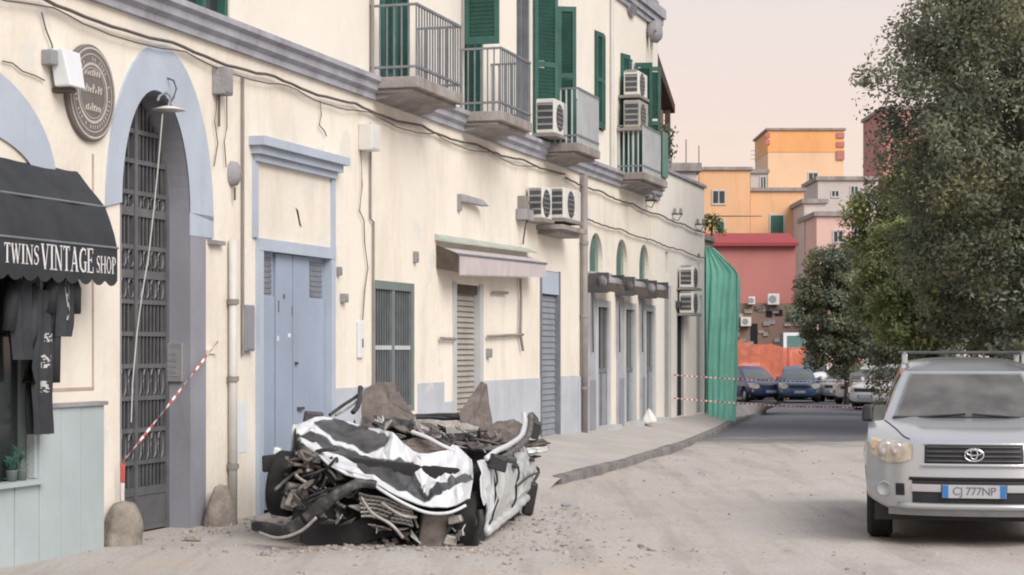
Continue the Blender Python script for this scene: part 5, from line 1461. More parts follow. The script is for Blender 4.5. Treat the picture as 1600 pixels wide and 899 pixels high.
    # headlights
    for s in (-1, 1):
        xa, xb = (.50, .845) if s > 0 else (-.845, -.50)
        sc_ = W / 1.8; xa *= sc_; xb *= sc_
        h0 = hoodz - .17; h1 = hoodz + .015
        def zl(u, s=s): q = u if s > 0 else 1 - u; return h0 + .035 * math.sin(q * 3.1) * -1 + .05 * q ** 3
        def zh(u, s=s): q = u if s > 0 else 1 - u; return h1 - .055 * (1 - q) ** 2 - .015 * q
        hl = patch(xa, xb, zl, zh, .010, 14, 6).build('headlight', 'lamp_glass', o, smooth=True)
        if detail:
            for (fx, rr_) in ((.35, .045), (.62, .055)):
                c = nose(xa + (xb - xa) * (fx if s > 0 else 1 - fx), (h0 + h1) / 2 - .005, .013)
                MB().lathe([(0, .004), (rr_ * .55, .002), (rr_, -.004), (rr_ * 1.1, .006)], tuple(c), 'y', 20).build('reflector', 'chrome', hl, smooth=True)
            c = nose(xa + (xb - xa) * (.86 if s > 0 else .14), (h0 + h1) / 2 + .02, .014)
            MB().lathe([(0, 0), (.04, 0), (.045, .006)], tuple(c), 'y', 14).build('turn_signal', mat('amber_lens', (.5, .36, .24), .3, .1, 4), hl)
        # fog lamp
        c = nose(s * .725 * sc_, .48, .035)
        MB().lathe([(0, .01), (.045, .004), (.055, -.008), (.062, -.008), (.066, .012)], tuple(c), 'y', 20).build('fog_lamp', 'grey_plastic', o, smooth=True)
        # tail lamp
        MB().box(s * (hw - .20) - .09, s * (hw - .20) + .09, L - .06, L + .004, .72, 1.0).build('tail_lamp', 'lamp_red', o, bevel=.02)
        # mirrors
        c = Vector((s * (hw + .015), cowl_y + .26, belt + .04))
        mo = MB().hexa([(c.x - .055, c.y - .06, c.z - .08), (c.x + .055, c.y - .06, c.z - .08), (c.x + .055, c.y + .05, c.z - .08), (c.x - .055, c.y + .05, c.z - .08)],
                       [(c.x - .045, c.y - .04, c.z + .07), (c.x + .045, c.y - .04, c.z + .07), (c.x + .045, c.y + .05, c.z + .07), (c.x - .045, c.y + .05, c.z + .07)]).build('mirror', 'black_plastic' if suv else paint, o, bevel=.025)
    g0, g1 = (hoodz - .205, hoodz - .04) if suv else (hoodz - .18, hoodz - .07)
    gx = .40 if suv else .42
    gr = patch(-gx, gx, lambda u: g0 + .0 * u, lambda u: g1, .006, 16, 4).build('grille', 'black_plastic', o, smooth=True)
    if detail:
        for z in np.linspace(g0 + .03, g1 - .02, 4):
            MB().tube([nose(x, float(z), .016) for x in np.linspace(-gx + .02, gx - .02, 13)], .008, 6).build('grille_bar', 'iron', gr)
        MB().tube([nose(x, g1 + .006, .012) for x in np.linspace(-gx, gx, 15)], .012, 6).build('grille_trim', paint, gr)
        MB().tube([nose(x, g0 - .006, .014) for x in np.linspace(-gx - .02, gx + .02, 15)], .016, 6).build('grille_trim', paint, gr)
        c = nose(0, (g0 + g1) / 2, .03)
        bd = MB(); torus_ellipse(bd, c.x, c.z, .078, .052, .008, c.y); torus_ellipse(bd, c.x, c.z + .008, .028, .044, .007, c.y - .002); torus_ellipse(bd, c.x, c.z + .020, .062, .022, .007, c.y - .004)
        bd.build('badge', 'chrome', o, smooth=True)
    if detail:
        # lower grille slot, bumper ledge and dark insert
        patch(-.50, .50, .36, .565, .006, 16, 4).build('lower_grille', 'black_plastic', o, smooth=True)
        MB().tube([nose(x, .575, .004) for x in np.linspace(-.52, .52, 15)], .016, 6).build('bumper_seam', 'dark', o)
        for s in (-1, 1):
            p = patch(s * .28 - .115, s * .28 + .115 if s > 0 else -.165, .455, .535, .016, 6, 3); p = None
            xa, xb = (.265, .50) if s > 0 else (-.50, -.265)
            patch(xa, xb, .468, .53, .020, 6, 3).build('bumper_insert', paint, o, smooth=True)
            patch(s * .60 - .035, s * .60 + .035, .43, .53, .008, 4, 3).build('bumper_vent', 'black_plastic', o)
        MB().tube([nose(x, .345, .012) for x in np.linspace(-.62, .62, 15)], .028, 8).build('bumper_lip', paint, o, smooth=True)
        patch(-.70, .70, .262, .325, .010, 16, 2).build('skid_plate', 'grey_plastic', o, smooth=True)
    if detail:
        for s in (-1, 1):
            MB().tube([Vector(shell(.5 + s * (.30 + .12 * q), 7.2 / n_p + (1 - 7.4 / n_p) * q)) + Vector((0, -.001, .001)) for q in np.linspace(0, 1, 16)], .006, 5).build('bonnet_gap', 'dark', o)
    # plate
    pw, ph = (.26, .055) if detail else (.26, .055)
    c = nose(0, .475 if detail else .44, .032)
    pl = MB().box(c.x - pw, c.x + pw, c.y, c.y + .01, c.z - ph, c.z + ph).build('number_plate', 'plate_white', o)
    MB().box(c.x - pw + .003, c.x - pw + .05, c.y - .003, c.y - .0005, c.z - ph + .003, c.z + ph - .003).build('plate_band', 'plate_blue', pl)
    MB().box(c.x + pw - .05, c.x + pw - .003, c.y - .003, c.y - .0005, c.z - ph + .003, c.z + ph - .003).build('plate_band', 'plate_blue', pl)
    if detail:
        cu = bpy.data.curves.new('plate_text', 'FONT'); cu.body = 'CJ 777NP'; cu.size = .095; cu.align_x = 'CENTER'; cu.align_y = 'CENTER'; cu.space_character = .92
        tmp = bpy.data.objects.new('plate_text', cu); COL.objects.link(tmp)
        me = bpy.data.meshes.new_from_object(tmp.evaluated_get(bpy.context.evaluated_depsgraph_get()))
        bpy.data.objects.remove(tmp); me.materials.clear(); me.materials.append(MT['plate_ink'])
        link('plate_lettering', me, pl, (c.x, c.y - .0025, c.z), (R(90), 0, 0))['kind'] = 'stuff'
        # wipers and roof bars
        for s in (-1, 1):
            MB().tube([tuple(ws(.5 + s * .30, .03) + Vector((0, -.03, .02))), tuple(ws(.5 + s * .02, .09) + Vector((0, -.03, .02)))], .010, 5).build('wiper', 'black_plastic', o)
        for s in (-1, 1):
            rr_o = MB().tube([(s * (tw - .01), y_, H + .035) for y_ in np.linspace(wt_y + .35, rr_y - .1, 6)], .018, 8).build('roof_rail', 'grey_plastic', o)
            for y_ in (wt_y + .4, rr_y - .15): MB().box(s * (tw - .01) - .025, s * (tw - .01) + .025, y_ - .05, y_ + .05, H - .06, H + .03).build('rail_foot', 'silver', rr_o, bevel=.01)
        for y_ in (wt_y + .75, wt_y + 1.4):
            MB().box(-tw - .06, tw + .06, y_ - .04, y_ + .04, H + .03, H + .06).build('cross_bar', 'iron', o, bevel=.012)
    return o

def windscreen_material():
    m = bpy.data.materials.new('sky_sheen_windscreen_glass'); m.use_nodes = True
    n, l = m.node_tree.nodes, m.node_tree.links
    n.remove(n["Principled BSDF"]); out = n["Material Output"]
    tr = n.new("ShaderNodeBsdfTransparent"); tr.inputs[0].default_value = (.62, .68, .66, 1)
    gl = n.new("ShaderNodeBsdfGlossy"); gl.inputs["Roughness"].default_value = .03
    di = n.new("ShaderNodeBsdfDiffuse"); di.inputs[0].default_value = (.42, .41, .39, 1)  # grey layer painted in to lighten the glass like reflected sky
    fr = n.new("ShaderNodeFresnel"); fr.inputs[0].default_value = 1.7
    mx = n.new("ShaderNodeMixShader"); l.new(fr.outputs[0], mx.inputs[0]); l.new(tr.outputs[0], mx.inputs[1]); l.new(gl.outputs[0], mx.inputs[2])
    geo = n.new("ShaderNodeNewGeometry"); no = n.new("ShaderNodeTexNoise"); no.inputs["Scale"].default_value = 3; no.inputs["Detail"].default_value = 8
    l.new(geo.outputs["Position"], no.inputs["Vector"])
    mr = n.new("ShaderNodeMapRange"); mr.inputs[1].default_value = .3; mr.inputs[2].default_value = .7; mr.inputs[3].default_value = .12; mr.inputs[4].default_value = .34; l.new(no.outputs[0], mr.inputs[0])
    m2 = n.new("ShaderNodeMixShader"); l.new(mr.outputs[0], m2.inputs[0]); l.new(mx.outputs[0], m2.inputs[1]); l.new(di.outputs[0], m2.inputs[2])
    l.new(m2.outputs[0], out.inputs["Surface"])
    return m
MT['windscreen_glass'] = windscreen_material()
# silver off-roader on the right
fc = at(1522, 548, 16.0)
car('silver_car', 'dusty silver off-road estate car with roof bars parked facing the camera', (fc.x, 16.0, 0.0), -math.atan((1400 - 800) / FPX), 'silver', L=4.35, W=1.815, H=1.585, belt=1.045, hoodz=.90, nose_curve=.34, suv=True, r=.352)

for i, (c, nm) in enumerate((((0.02, 0.045, 0.12), 'navy'), ((0.045, 0.10, 0.19), 'steel_blue'), ((.62, .62, .62), 'white'), ((.05, .05, .052), 'charcoal'), ((.30, .30, .31), 'grey'))):
    MT['paint_' + nm] = mat(nm + '_car_paint', c, .35, .06, 1.5, spec=.5, coat=.4)
def parked(label, px, Y, paint, ang, **kw):
    a = at(px, 548, Y)
    kw.setdefault('L', 3.9); kw.setdefault('W', 1.7); kw.setdefault('H', 1.45); kw.setdefault('belt', .92); kw.setdefault('hoodz', .76); kw.setdefault('r', .29)
    return car('parked_car', label, (a.x, Y, gz(a.x, Y)), ang, paint, detail=False, group='cars parked at the end of the street', **kw)
parked('blue small car parked facing us at the far end of the street', 1250, 76, 'paint_steel_blue', R(-6))
parked('dark navy car parked left of the blue one at the street end', 1205, 77.5, 'paint_navy', R(14))
parked('white car behind the navy one with only its roof and edges showing', 1200, 83, 'paint_white', R(10), H=1.62, belt=1.0, hoodz=.85)
parked('charcoal car half hidden beside the orange barrier mesh', 1168, 82, 'paint_charcoal', R(20))
parked('white van with a dark windscreen behind the blue car', 1268, 84, 'paint_white', R(-4), L=4.9, W=1.95, H=2.25, belt=1.25, hoodz=1.05, van=True, r=.33, cat='van')
parked('white car parked right of the street end near the white railing', 1352, 60, 'paint_white', R(-38))
parked('grey car between the blue car and the right-hand white car', 1305, 78, 'paint_grey', R(-20))
parked('white car behind the grey one under the dark tree', 1330, 72, 'paint_white', R(-25))
# ================================================================== THE CRUSHED CAR
def wz(zx, zy, Y):           # survey of the wreck: enlarged-photo reading -> point at distance Y
    return at(370 + zx / 2.653, 560 + zy / 2.653, Y)
WB = at(620, 855, 17.4); WB.z = 0
wk = thing('wrecked_car', 'crushed white car with torn metal lying against the kerb beside the blue door', 'wrecked car', (WB.x, 17.4, 0))
WO = Vector((WB.x, 17.4, 0))
def wl_(p): return tuple(Vector(p) - WO)
def wpt(zx, zy, Y): return wl_(wz(zx, zy, Y))
def poly_in(x, y, pg):
    c = False; j = len(pg) - 1
    for i in range(len(pg)):
        if (pg[i][1] > y) != (pg[j][1] > y) and x < (pg[j][0] - pg[i][0]) * (y - pg[i][1]) / (pg[j][1] - pg[i][1]) + pg[i][0]: c = not c
        j = i
    return c
def spline(pts, u):
    n = len(pts) - 1; f = min(max(u, 0), 1) * n; i = min(int(f), n - 1); q = f - i
    p0, p1, p2, p3 = pts[max(i - 1, 0)], pts[i], pts[i + 1], pts[min(i + 2, n)]
    return tuple(.5 * (2 * b + (c - a) * q + (2 * a - 5 * b + 4 * c - d) * q * q + (3 * b - a - 3 * c + d) * q ** 3) for a, b, c, d in zip(p0, p1, p2, p3))

# --- bonnet: rows from the torn rear edge to the front lip, each (zx, zy, Y)
rows = [
    [(245, 292, 17.55), (350, 262, 17.75), (480, 278, 17.65), (600, 308, 17.45), (650, 325, 17.3), (700, 382, 17.05), (775, 412, 16.9), (865, 402, 16.95), (905, 372, 17.05), (972, 425, 16.75)],
    [(246, 306, 17.30), (330, 300, 17.35), (440, 340, 17.2), (560, 382, 17.05), (640, 400, 16.95), (720, 432, 16.8), (790, 462, 16.72), (860, 460, 16.72), (920, 445, 16.72), (978, 462, 16.6)],
    [(252, 325, 17.00), (320, 340, 17.0), (420, 395, 16.85), (530, 440, 16.7), (640, 462, 16.62), (720, 492, 16.55), (780, 520, 16.5), (850, 505, 16.5), (920, 488, 16.5), (980, 496, 16.42)],
    [(262, 345, 16.75), (320, 372, 16.7), (410, 440, 16.55), (520, 478, 16.42), (630, 512, 16.35), (715, 545, 16.3), (790, 580, 16.25), (850, 566, 16.25), (915, 545, 16.25), (975, 530, 16.2)],
    [(268, 362, 16.60), (315, 395, 16.55), (400, 470, 16.4), (490, 503, 16.25), (600, 545, 16.12), (700, 595, 16.05), (800, 626, 16.0), (870, 618, 16.02), (925, 603, 16.05), (968, 585, 16.05)],
]
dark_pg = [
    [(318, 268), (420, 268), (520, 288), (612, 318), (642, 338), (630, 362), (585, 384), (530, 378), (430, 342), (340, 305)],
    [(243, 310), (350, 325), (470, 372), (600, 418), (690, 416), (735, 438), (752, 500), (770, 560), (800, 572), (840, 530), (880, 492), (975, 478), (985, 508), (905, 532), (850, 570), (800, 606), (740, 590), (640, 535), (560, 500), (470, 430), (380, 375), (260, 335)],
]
def hood_img(u, v):
    col = [spline(r_, u) for r_ in rows]
    return spline(col, v)
def hoodf(u, v):
    zx, zy, Y = hood_img(u, v)
    p = wz(zx, zy, Y)
    rdg = lambda a, b, c_: 1 - 2 * abs(mnoise.noise(Vector((a, b, c_))))
    n_ = .012 * mnoise.noise(Vector((u * 7, v * 4, 2))) + .022 * rdg(u * 5 + v * 2, v * 3 - u, 2.3) + .016 * rdg(u * 11 - v * 3, v * 7, 5.1) + .007 * rdg(u * 23, v * 15 + u * 4, 8.2)
    crease = -.05 * math.exp(-((v - .52 - .18 * math.sin(u * 5)) / .10) ** 2) + .03 * math.exp(-((v - .80) / .06) ** 2)
    return Vector(wl_(p)) + Vector((0, -.3, 1)) * (n_ + crease * .6)
# dark dent reflections and dirt painted into the colour (kept as a vertex attribute)
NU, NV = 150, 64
reflection_dirt = np.zeros((NV + 1, NU + 1))
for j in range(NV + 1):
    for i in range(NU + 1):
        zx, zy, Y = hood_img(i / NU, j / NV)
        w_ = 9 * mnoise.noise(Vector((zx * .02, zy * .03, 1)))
        reflection_dirt[j, i] = 1.0 if any(poly_in(zx + w_, zy + w_, pg) for pg in dark_pg) else 0.0
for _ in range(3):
    p_ = np.pad(reflection_dirt, 1, mode='edge')
    reflection_dirt = (p_[1:-1, 1:-1] * 2 + p_[:-2, 1:-1] + p_[2:, 1:-1] + p_[1:-1, :-2] + p_[1:-1, 2:]) / 6
# crumpled sheet metal: flat facets meeting in sharp folds, interpolated from a coarse jittered lattice
def facets(fn, cu, cv, amp, seed):
    rr = random.Random(seed); lat = {}
    for j in range(cv + 1):
        for i in range(cu + 1):
            ju = (rr.uniform(-.35, .35) / cu) if 0 < i < cu else 0; jv = (rr.uniform(-.35, .35) / cv) if 0 < j < cv else 0
            p = Vector(fn(min(1, max(0, i / cu + ju)), min(1, max(0, j / cv + jv))))
            e = amp if 0 < i < cu and 0 < j < cv else amp * .35
            lat[i, j] = p + Vector((rr.uniform(-e, e) * .4, rr.uniform(-e, e), rr.uniform(-e, e)))
    def f(u, v):
        x, y = u * cu, v * cv; i, j = min(int(x), cu - 1), min(int(y), cv - 1); a, b = x - i, y - j
        p00, p10, p01, p11 = lat[i, j], lat[i + 1, j], lat[i, j + 1], lat[i + 1, j + 1]
        if (i + j) % 2:
            return p00 + (p10 - p00) * a + (p01 - p00) * b if a + b < 1 else p11 + (p01 - p11) * (1 - a) + (p10 - p11) * (1 - b)
        return p00 + (p10 - p00) * a + (p11 - p10) * b if a > b else p00 + (p01 - p00) * b + (p11 - p01) * a
    return f
hood_s = facets(lambda u, v: hoodf(u, v) + Vector((0, .25, -1)) * .04 * float(reflection_dirt[min(NV, int(round(v * NV))), min(NU, int(round(u * NU)))]), 25, 8, .018, 3)
def reflection_dirt_material():
    m = mat('white_paint_reflection_dirt', (0.66, 0.69, 0.73), 0.42, 0.06, 3, 0.2, 11, coat=0.1, stain=(0.34, 0.33, 0.32), stain_amt=0.75, stain_scale=(3, 3, 3), stain_lo=0.55)
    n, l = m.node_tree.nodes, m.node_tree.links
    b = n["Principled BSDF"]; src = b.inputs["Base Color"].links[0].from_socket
    at_ = n.new("ShaderNodeAttribute"); at_.attribute_name = 'reflection_dirt'
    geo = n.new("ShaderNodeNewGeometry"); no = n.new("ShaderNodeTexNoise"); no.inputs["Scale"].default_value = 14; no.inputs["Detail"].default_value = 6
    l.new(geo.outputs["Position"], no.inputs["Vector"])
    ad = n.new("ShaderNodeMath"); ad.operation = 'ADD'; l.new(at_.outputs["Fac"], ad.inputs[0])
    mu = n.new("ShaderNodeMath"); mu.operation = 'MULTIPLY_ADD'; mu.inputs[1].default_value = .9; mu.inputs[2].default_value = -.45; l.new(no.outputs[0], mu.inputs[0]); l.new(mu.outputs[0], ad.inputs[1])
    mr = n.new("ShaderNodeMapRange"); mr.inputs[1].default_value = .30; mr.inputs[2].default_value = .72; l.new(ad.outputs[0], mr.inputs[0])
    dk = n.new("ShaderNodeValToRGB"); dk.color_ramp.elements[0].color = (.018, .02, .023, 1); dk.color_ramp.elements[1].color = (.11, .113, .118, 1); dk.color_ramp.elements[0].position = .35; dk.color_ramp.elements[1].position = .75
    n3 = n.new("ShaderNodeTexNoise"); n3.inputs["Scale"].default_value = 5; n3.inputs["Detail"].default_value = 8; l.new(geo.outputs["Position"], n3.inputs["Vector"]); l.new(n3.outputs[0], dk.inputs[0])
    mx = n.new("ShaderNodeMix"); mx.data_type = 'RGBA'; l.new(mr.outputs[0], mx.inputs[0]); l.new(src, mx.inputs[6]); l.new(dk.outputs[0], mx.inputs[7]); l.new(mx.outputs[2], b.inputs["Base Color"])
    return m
hd = MB().grid(hood_s, NU, NV).build('bonnet', reflection_dirt_material(), wk, smooth=False, solid=.012)
a_ = hd.data.attributes.new('reflection_dirt', 'FLOAT', 'POINT'); a_.data.foreach_set('value', reflection_dirt.reshape(-1).astype(np.float32))
hd['label'] = 'crumpled white bonnet with dark reflections and dirt painted in'
lip = [hood_s(u, 1.0) + Vector((0, -.012, -.005)) for u in np.linspace(.34, 1, 30)]
MB().tube(lip, .012, 6).build('bonnet_lip', 'wreck_white', wk, smooth=True)
lip = [hood_s(u, .90) + Vector((0, -.012, .008)) for u in np.linspace(0, .38, 20)]
MB().tube(lip, .011, 6).build('bonnet_fold', 'wreck_white', wk, smooth=True)

# --- right-hand flank: wing, front door, rear door
FT, FB_ = Vector(wz(985, 425, 16.42)), Vector(wz(978, 735, 16.15))
RT, RB = Vector(wz(1205, 372, 19.4)), Vector(wz(1195, 560, 19.4))
def flank(s, v, seed=0):
    a = FB_.lerp(RB, s); b = FT.lerp(RT, s)
    if v > .5: pass
    p = a.lerp(b, v)
    bulge = .09 * math.sin(v * math.pi) + .035 * mnoise.noise(Vector((s * 4, v * 2.5, 7))) + .016 * (1 - 2 * abs(mnoise.noise(Vector((s * 6 + v * 2, v * 4, 3))))) + .012 * (1 - 2 * abs(mnoise.noise(Vector((s * 15, v * 9, 6)))))
    fold = -.035 * math.exp(-((v - .55 + .2 * s) / .09) ** 2)
    return Vector(wl_(p + Vector((.97, -.15, 0)) * (bulge + fold)))
def panel(name, s0, s1, v0=lambda u: 0.0, v1=lambda u: 1.0, m_='wreck_side', keep=None):
    ff = facets(lambda u, v: flank(s0 + (s1 - s0) * u, v0(u) + (v1(u) - v0(u)) * v), 6, 5, .014, int(s0 * 100))
    return MB().grid(ff, 30, 25, keep).build(name, m_, wk, smooth=False, solid=.012)
panel('wing', 0.0, .20, lambda u: .42 * max(0, 1 - (u * 1.6 - .2) ** 2) if u < .75 else 0.0, m_='wreck_white')
panel('front_door', .212, .60, lambda u: .0)
rdo = panel('rear_door', .612, 1.0, lambda u: .0, lambda u: 1 - .1 * u)
tag(MB().tube([flank(s_, -.03) + Vector((.02, -.02, -.02)) for s_ in np.linspace(.18, 1.0, 24)], .045, 8).build('sill', 'wreck_side', wk, smooth=True))
MB().tube([flank(.212, v_) + Vector((.012, 0, 0)) for v_ in np.linspace(0, 1, 12)], .009, 5).build('door_gap', 'dark', wk)
MB().tube([flank(.606, v_) + Vector((.012, 0, 0)) for v_ in np.linspace(0, 1, 12)], .010, 5).build('door_gap', 'dark', wk)
MB().tube([flank(s_, .42 + .05 * math.sin(s_ * 9)) + Vector((.015, -.005, 0)) for s_ in np.linspace(.60, 1.0, 14)], .012, 5).build('door_moulding', 'wreck_dark', wk)
for s_ in (.54, .92): MB().box(-.03, .02, -.09, .09, -.02, .02).build('door_handle', 'wreck_dark', wk, bevel=.008, loc=tuple(flank(s_, .78) + Vector((.03, 0, 0))))
# far flank and tail, simple dented sheets
LT, LB = Vector(wz(235, 330, 17.3)), Vector(wz(200, 640, 17.3))
MB().grid(lambda u, v: Vector(wl_(LB.lerp(LT, v) + Vector((.10 + .25 * u, 3.0, 0)) * u)) + Vector((.04 * mnoise.noise(Vector((u * 6, v * 4, 9))), 0, .12 * v * (1 - u))), 20, 12).build('far_flank', 'wreck_side', wk, smooth=True, solid=.012)
tl = LB + Vector((.35, 3.0, 0)); tr_ = RB
MB().grid(lambda u, v: Vector(wl_(tl.lerp(Vector((RB.x, RB.y + .3, RB.z)), u) + Vector((0, .25 * math.sin(u * math.pi), .62 * v)))) + Vector((0, .06 * mnoise.noise(Vector((u * 6, v * 4, 5))), 0)), 20, 8).build('tailgate', 'wreck_side', wk, smooth=True, solid=.012)

# --- dark floorpan and inner block so nothing shows through
def lump(u, v):
    a = u * 2 * math.pi
    return Vector((0, 0, 0))
m = MB()
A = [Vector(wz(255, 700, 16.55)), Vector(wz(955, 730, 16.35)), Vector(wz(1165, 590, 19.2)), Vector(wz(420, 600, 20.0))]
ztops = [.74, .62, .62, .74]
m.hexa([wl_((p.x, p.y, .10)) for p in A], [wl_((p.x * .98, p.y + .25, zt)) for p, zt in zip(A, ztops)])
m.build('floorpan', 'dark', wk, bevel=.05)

# --- collapsed roof: crumpled dirty sheet over the cabin
def roofc(u, v):
    a = Vector(wz(520, 272, 17.7)).lerp(Vector(wz(1010, 372, 17.2)), u)
    b = Vector(wz(560, 225, 19.9)).lerp(Vector(wz(1190, 292, 19.5)), u)
    p = a.lerp(b, v)
    p.z += .07 * mnoise.noise(Vector((u * 5, v * 5, 11))) + .05 * mnoise.noise(Vector((u * 13, v * 12, 2))) - .10 * math.sin(v * math.pi) * math.sin(u * math.pi)
    return wl_(p)
MB().grid(roofc, 44, 30, mfn=lambda u, v: 1 if mnoise.noise(Vector((u * 7, v * 5, 4))) > .18 else 0).build('collapsed_roof', ['rust', 'wreck_dark'], wk, smooth=False, solid=.015)
def plate(name, pts, Y0, lean, th=.03, m_='rust', seed=0):
    zmin = max(p[1] for p in pts)
    w = []
    for (zx, zy) in pts:
        Y = Y0 + lean * (zmin - zy) / 170
        w.append(Vector(wpt(zx, zy, Y)))
    # triangulated fan with a dented centre, thick sheet
    c = sum(w, Vector()) / len(w) + Vector((0, .015, 0))
    m = MB(); n = len(w); fine = []
    for i in range(n):
        a, b = w[i], w[(i + 1) % n]
        for q in range(4):
            e = a.lerp(b, q / 4); fine.append(e + Vector((random.Random(seed + i * 7 + q).uniform(-.008, .008), random.Random(seed + i * 5 + q).uniform(-.012, .012), random.Random(seed + i * 3 + q).uniform(-.008, .008))) * (1 if q else 0))
    mid = [c.lerp(f, .5) + Vector((0, .008 * math.sin(i * .9 + seed), 0)) for i, f in enumerate(fine)]
    k_ = len(fine)
    m.add(fine + mid + [c], [(i, (i + 1) % k_, k_ + (i + 1) % k_, k_ + i) for i in range(k_)] + [(k_ + i, k_ + (i + 1) % k_, 2 * k_) for i in range(k_)])
    return m.build(name, m_, wk, solid=th)
plate('torn_panel', [(510, 285), (525, 135), (590, 97), (650, 104), (690, 168), (732, 232), (742, 290)], 18.2, .25, seed=1)
plate('torn_panel', [(920, 232), (1012, 100), (1036, 108), (1062, 285), (1000, 330), (935, 285)], 18.7, .3, seed=2)
plate('torn_panel', [(1030, 300), (1080, 262), (1150, 255), (1185, 275), (1150, 345), (1060, 360)], 18.3, .2, seed=3)
plate('torn_panel', [(560, 270), (650, 245), (740, 265), (790, 330), (720, 350), (640, 320)], 17.6, .2, m_='wreck_dark', seed=4)
plate('torn_panel', [(660, 352), (740, 330), (850, 360), (872, 392), (800, 412), (720, 395)], 17.1, .25, m_='rust', seed=5)
plate('torn_panel', [(740, 232), (940, 226), (950, 252), (745, 250)], 19.0, .2, m_='wreck_dark', seed=6)
plate('torn_panel', [(870, 315), (990, 305), (1005, 345), (900, 340)], 17.9, .2, m_='wreck_dark', seed=7)
plate('torn_panel', [(1190, 345), (1270, 335), (1300, 352), (1200, 372)], 19.3, .2, m_='rust', seed=8)
plate('torn_panel', [(1200, 372), (1290, 366), (1285, 388), (1210, 396)], 19.1, .2, m_='wreck_side', seed=9)
plate('torn_panel', [(735, 255), (900, 262), (1010, 290), (1000, 330), (860, 318), (760, 300)], 18.4, .3, m_='engine_pale', seed=10)

# --- pillars, trim, wires
def bar(name, pts, r, m_, n=7):
    return MB().tube([spline([wpt(*p) for p in pts], u) for u in np.linspace(0, 1, 5 * len(pts))], r, n).build(name, m_, wk, smooth=True)
bar('pillar', [(1035, 415, 16.7), (1075, 385, 17.0), (1130, 358, 17.6), (1178, 320, 18.3), (1192, 270, 18.9), (1190, 228, 19.2)], .026, 'wreck_white')
bar('pillar', [(1060, 440, 16.8), (1130, 395, 17.5), (1195, 340, 18.4), (1215, 290, 19.0), (1218, 235, 19.3)], .030, 'engine')
bar('windscreen_frame', [(725, 305, 17.2), (790, 330, 17.1), (850, 362, 17.0), (905, 385, 16.95)], .020, 'wreck_white')
bar('windscreen_frame', [(735, 250, 17.9), (745, 285, 17.6), (770, 315, 17.3)], .020, 'engine_pale')
bar('bent_rod', [(385, 235, 17.9), (440, 195, 18.1), (500, 155, 18.3), (520, 122, 18.3)], .016, 'wreck_dark')
bar('bent_rod', [(410, 236, 17.9), (470, 200, 18.1), (520, 160, 18.3)], .012, 'engine_pale')
bar('bent_rod', [(480, 225, 18.0), (505, 190, 18.1), (512, 120, 18.3)], .025, 'wreck_dark')
bar('rear_scrap', [(1215, 232, 19.4), (1240, 268, 19.4), (1232, 320, 19.3), (1252, 300, 19.4)], .04, 'wreck_dark')
bar('rear_scrap', [(1200, 400, 19.3), (1225, 440, 19.4), (1252, 468, 19.5), (1225, 520, 19.4)], .016, 'wreck_dark')
def scrap(name, zx, zy, Y, w, h, d, m_, rot=0.0, bevel=.015):
    o = MB().hexa([(-w / 2, -d / 2, -h / 2), (w / 2, -d / 2, -h / 2), (w / 2, d / 2, -h / 2), (-w / 2, d / 2, -h / 2)],
                  [(-w * .42, -d * .4, h / 2), (w * .40, -d * .35, h * .42), (w * .46, d / 2, h / 2), (-w / 2, d * .4, h * .45)]).build(name, m_, wk, bevel=bevel, loc=wpt(zx, zy, Y))
    o.rotation_euler = (rot * .4, rot, rot * .6); return o
scrap('mirror', 1083, 432, 16.75, .17, .13, .12, 'black_plastic', .3)
scrap('mirror', 1135, 420, 17.0, .12, .06, .08, 'wreck_dark', .2)
scrap('mirror', 152, 432, 17.1, .20, .15, .14, 'black_plastic', -.15)
scrap('mirror_cap', 168, 385, 17.15, .08, .07, .08, 'wreck_white', .2)
scrap('scrap', 318, 243, 17.8, .19, .10, .14, 'wreck_dark', .1)
scrap('scrap', 1235, 295, 19.3, .12, .18, .1, 'wreck_dark', .3)
MB().box(-.05, .07, -.04, .04, -.22, .12).build('rear_flap', 'black_plastic', wk, bevel=.03, loc=wpt(1214, 560, 19.3)).rotation_euler = (0, .18, 0)

# --- torn-open front: radiator, engine, hoses, bumper, grille
rg = random.Random(31)
for i in range(90):
    zx, zy = rg.uniform(205, 480), rg.uniform(385, 640)
    if zy < 355 + (zx - 250) * .55 or zy > 760 - (zx - 200) * .5: continue
    Y = rg.uniform(16.45, 16.75); s = rg.uniform(.02, .06)
    scrap('engine_piece', zx, zy, Y, s * rg.uniform(.8, 1.3), s * rg.uniform(.5, 1.3), s * 1.5, rg.choice(['engine', 'engine', 'engine', 'wreck_dark', 'wreck_dark']), rg.uniform(-.4, .4), .006)
for i in range(26):
    zx, zy = rg.uniform(210, 430), rg.uniform(400, 600); pts = []
    for q in range(4):
        pts.append((zx, zy, rg.uniform(16.35, 16.6))); zx += rg.uniform(-70, 90); zy += rg.uniform(-45, 60)
    bar('hose', pts, rg.uniform(.008, .020), rg.choice(['engine', 'engine_pale', 'wreck_dark', 'black_plastic']), 6)
for i in range(60):
    zx, zy = rg.uniform(560, 940), rg.uniform(660, 780); s = rg.uniform(.015, .065)
    scrap('engine_piece', zx, zy, rg.uniform(16.2, 16.45), s * rg.uniform(.8, 1.6), s * rg.uniform(.5, 1.3), s * 1.5, rg.choice(['engine', 'wreck_dark', 'engine', 'dark', 'rust']), rg.uniform(-.5, .5), .006)
scrap('radiator_block', 815, 715, 16.25, .24, .34, .14, 'rust', .12)
scrap('fluid_tank', 885, 752, 16.22, .12, .09, .10, 'engine_pale', .2)
scrap('headlight_housing', 245, 575, 16.6, .22, .24, .12, 'engine_pale', .25)
scrap('headlight', 238, 590, 16.5, .15, .12, .08, 'engine_pale', .3)
scrap('headlight', 905, 668, 16.14, .13, .07, .08, 'engine_pale', -.25)
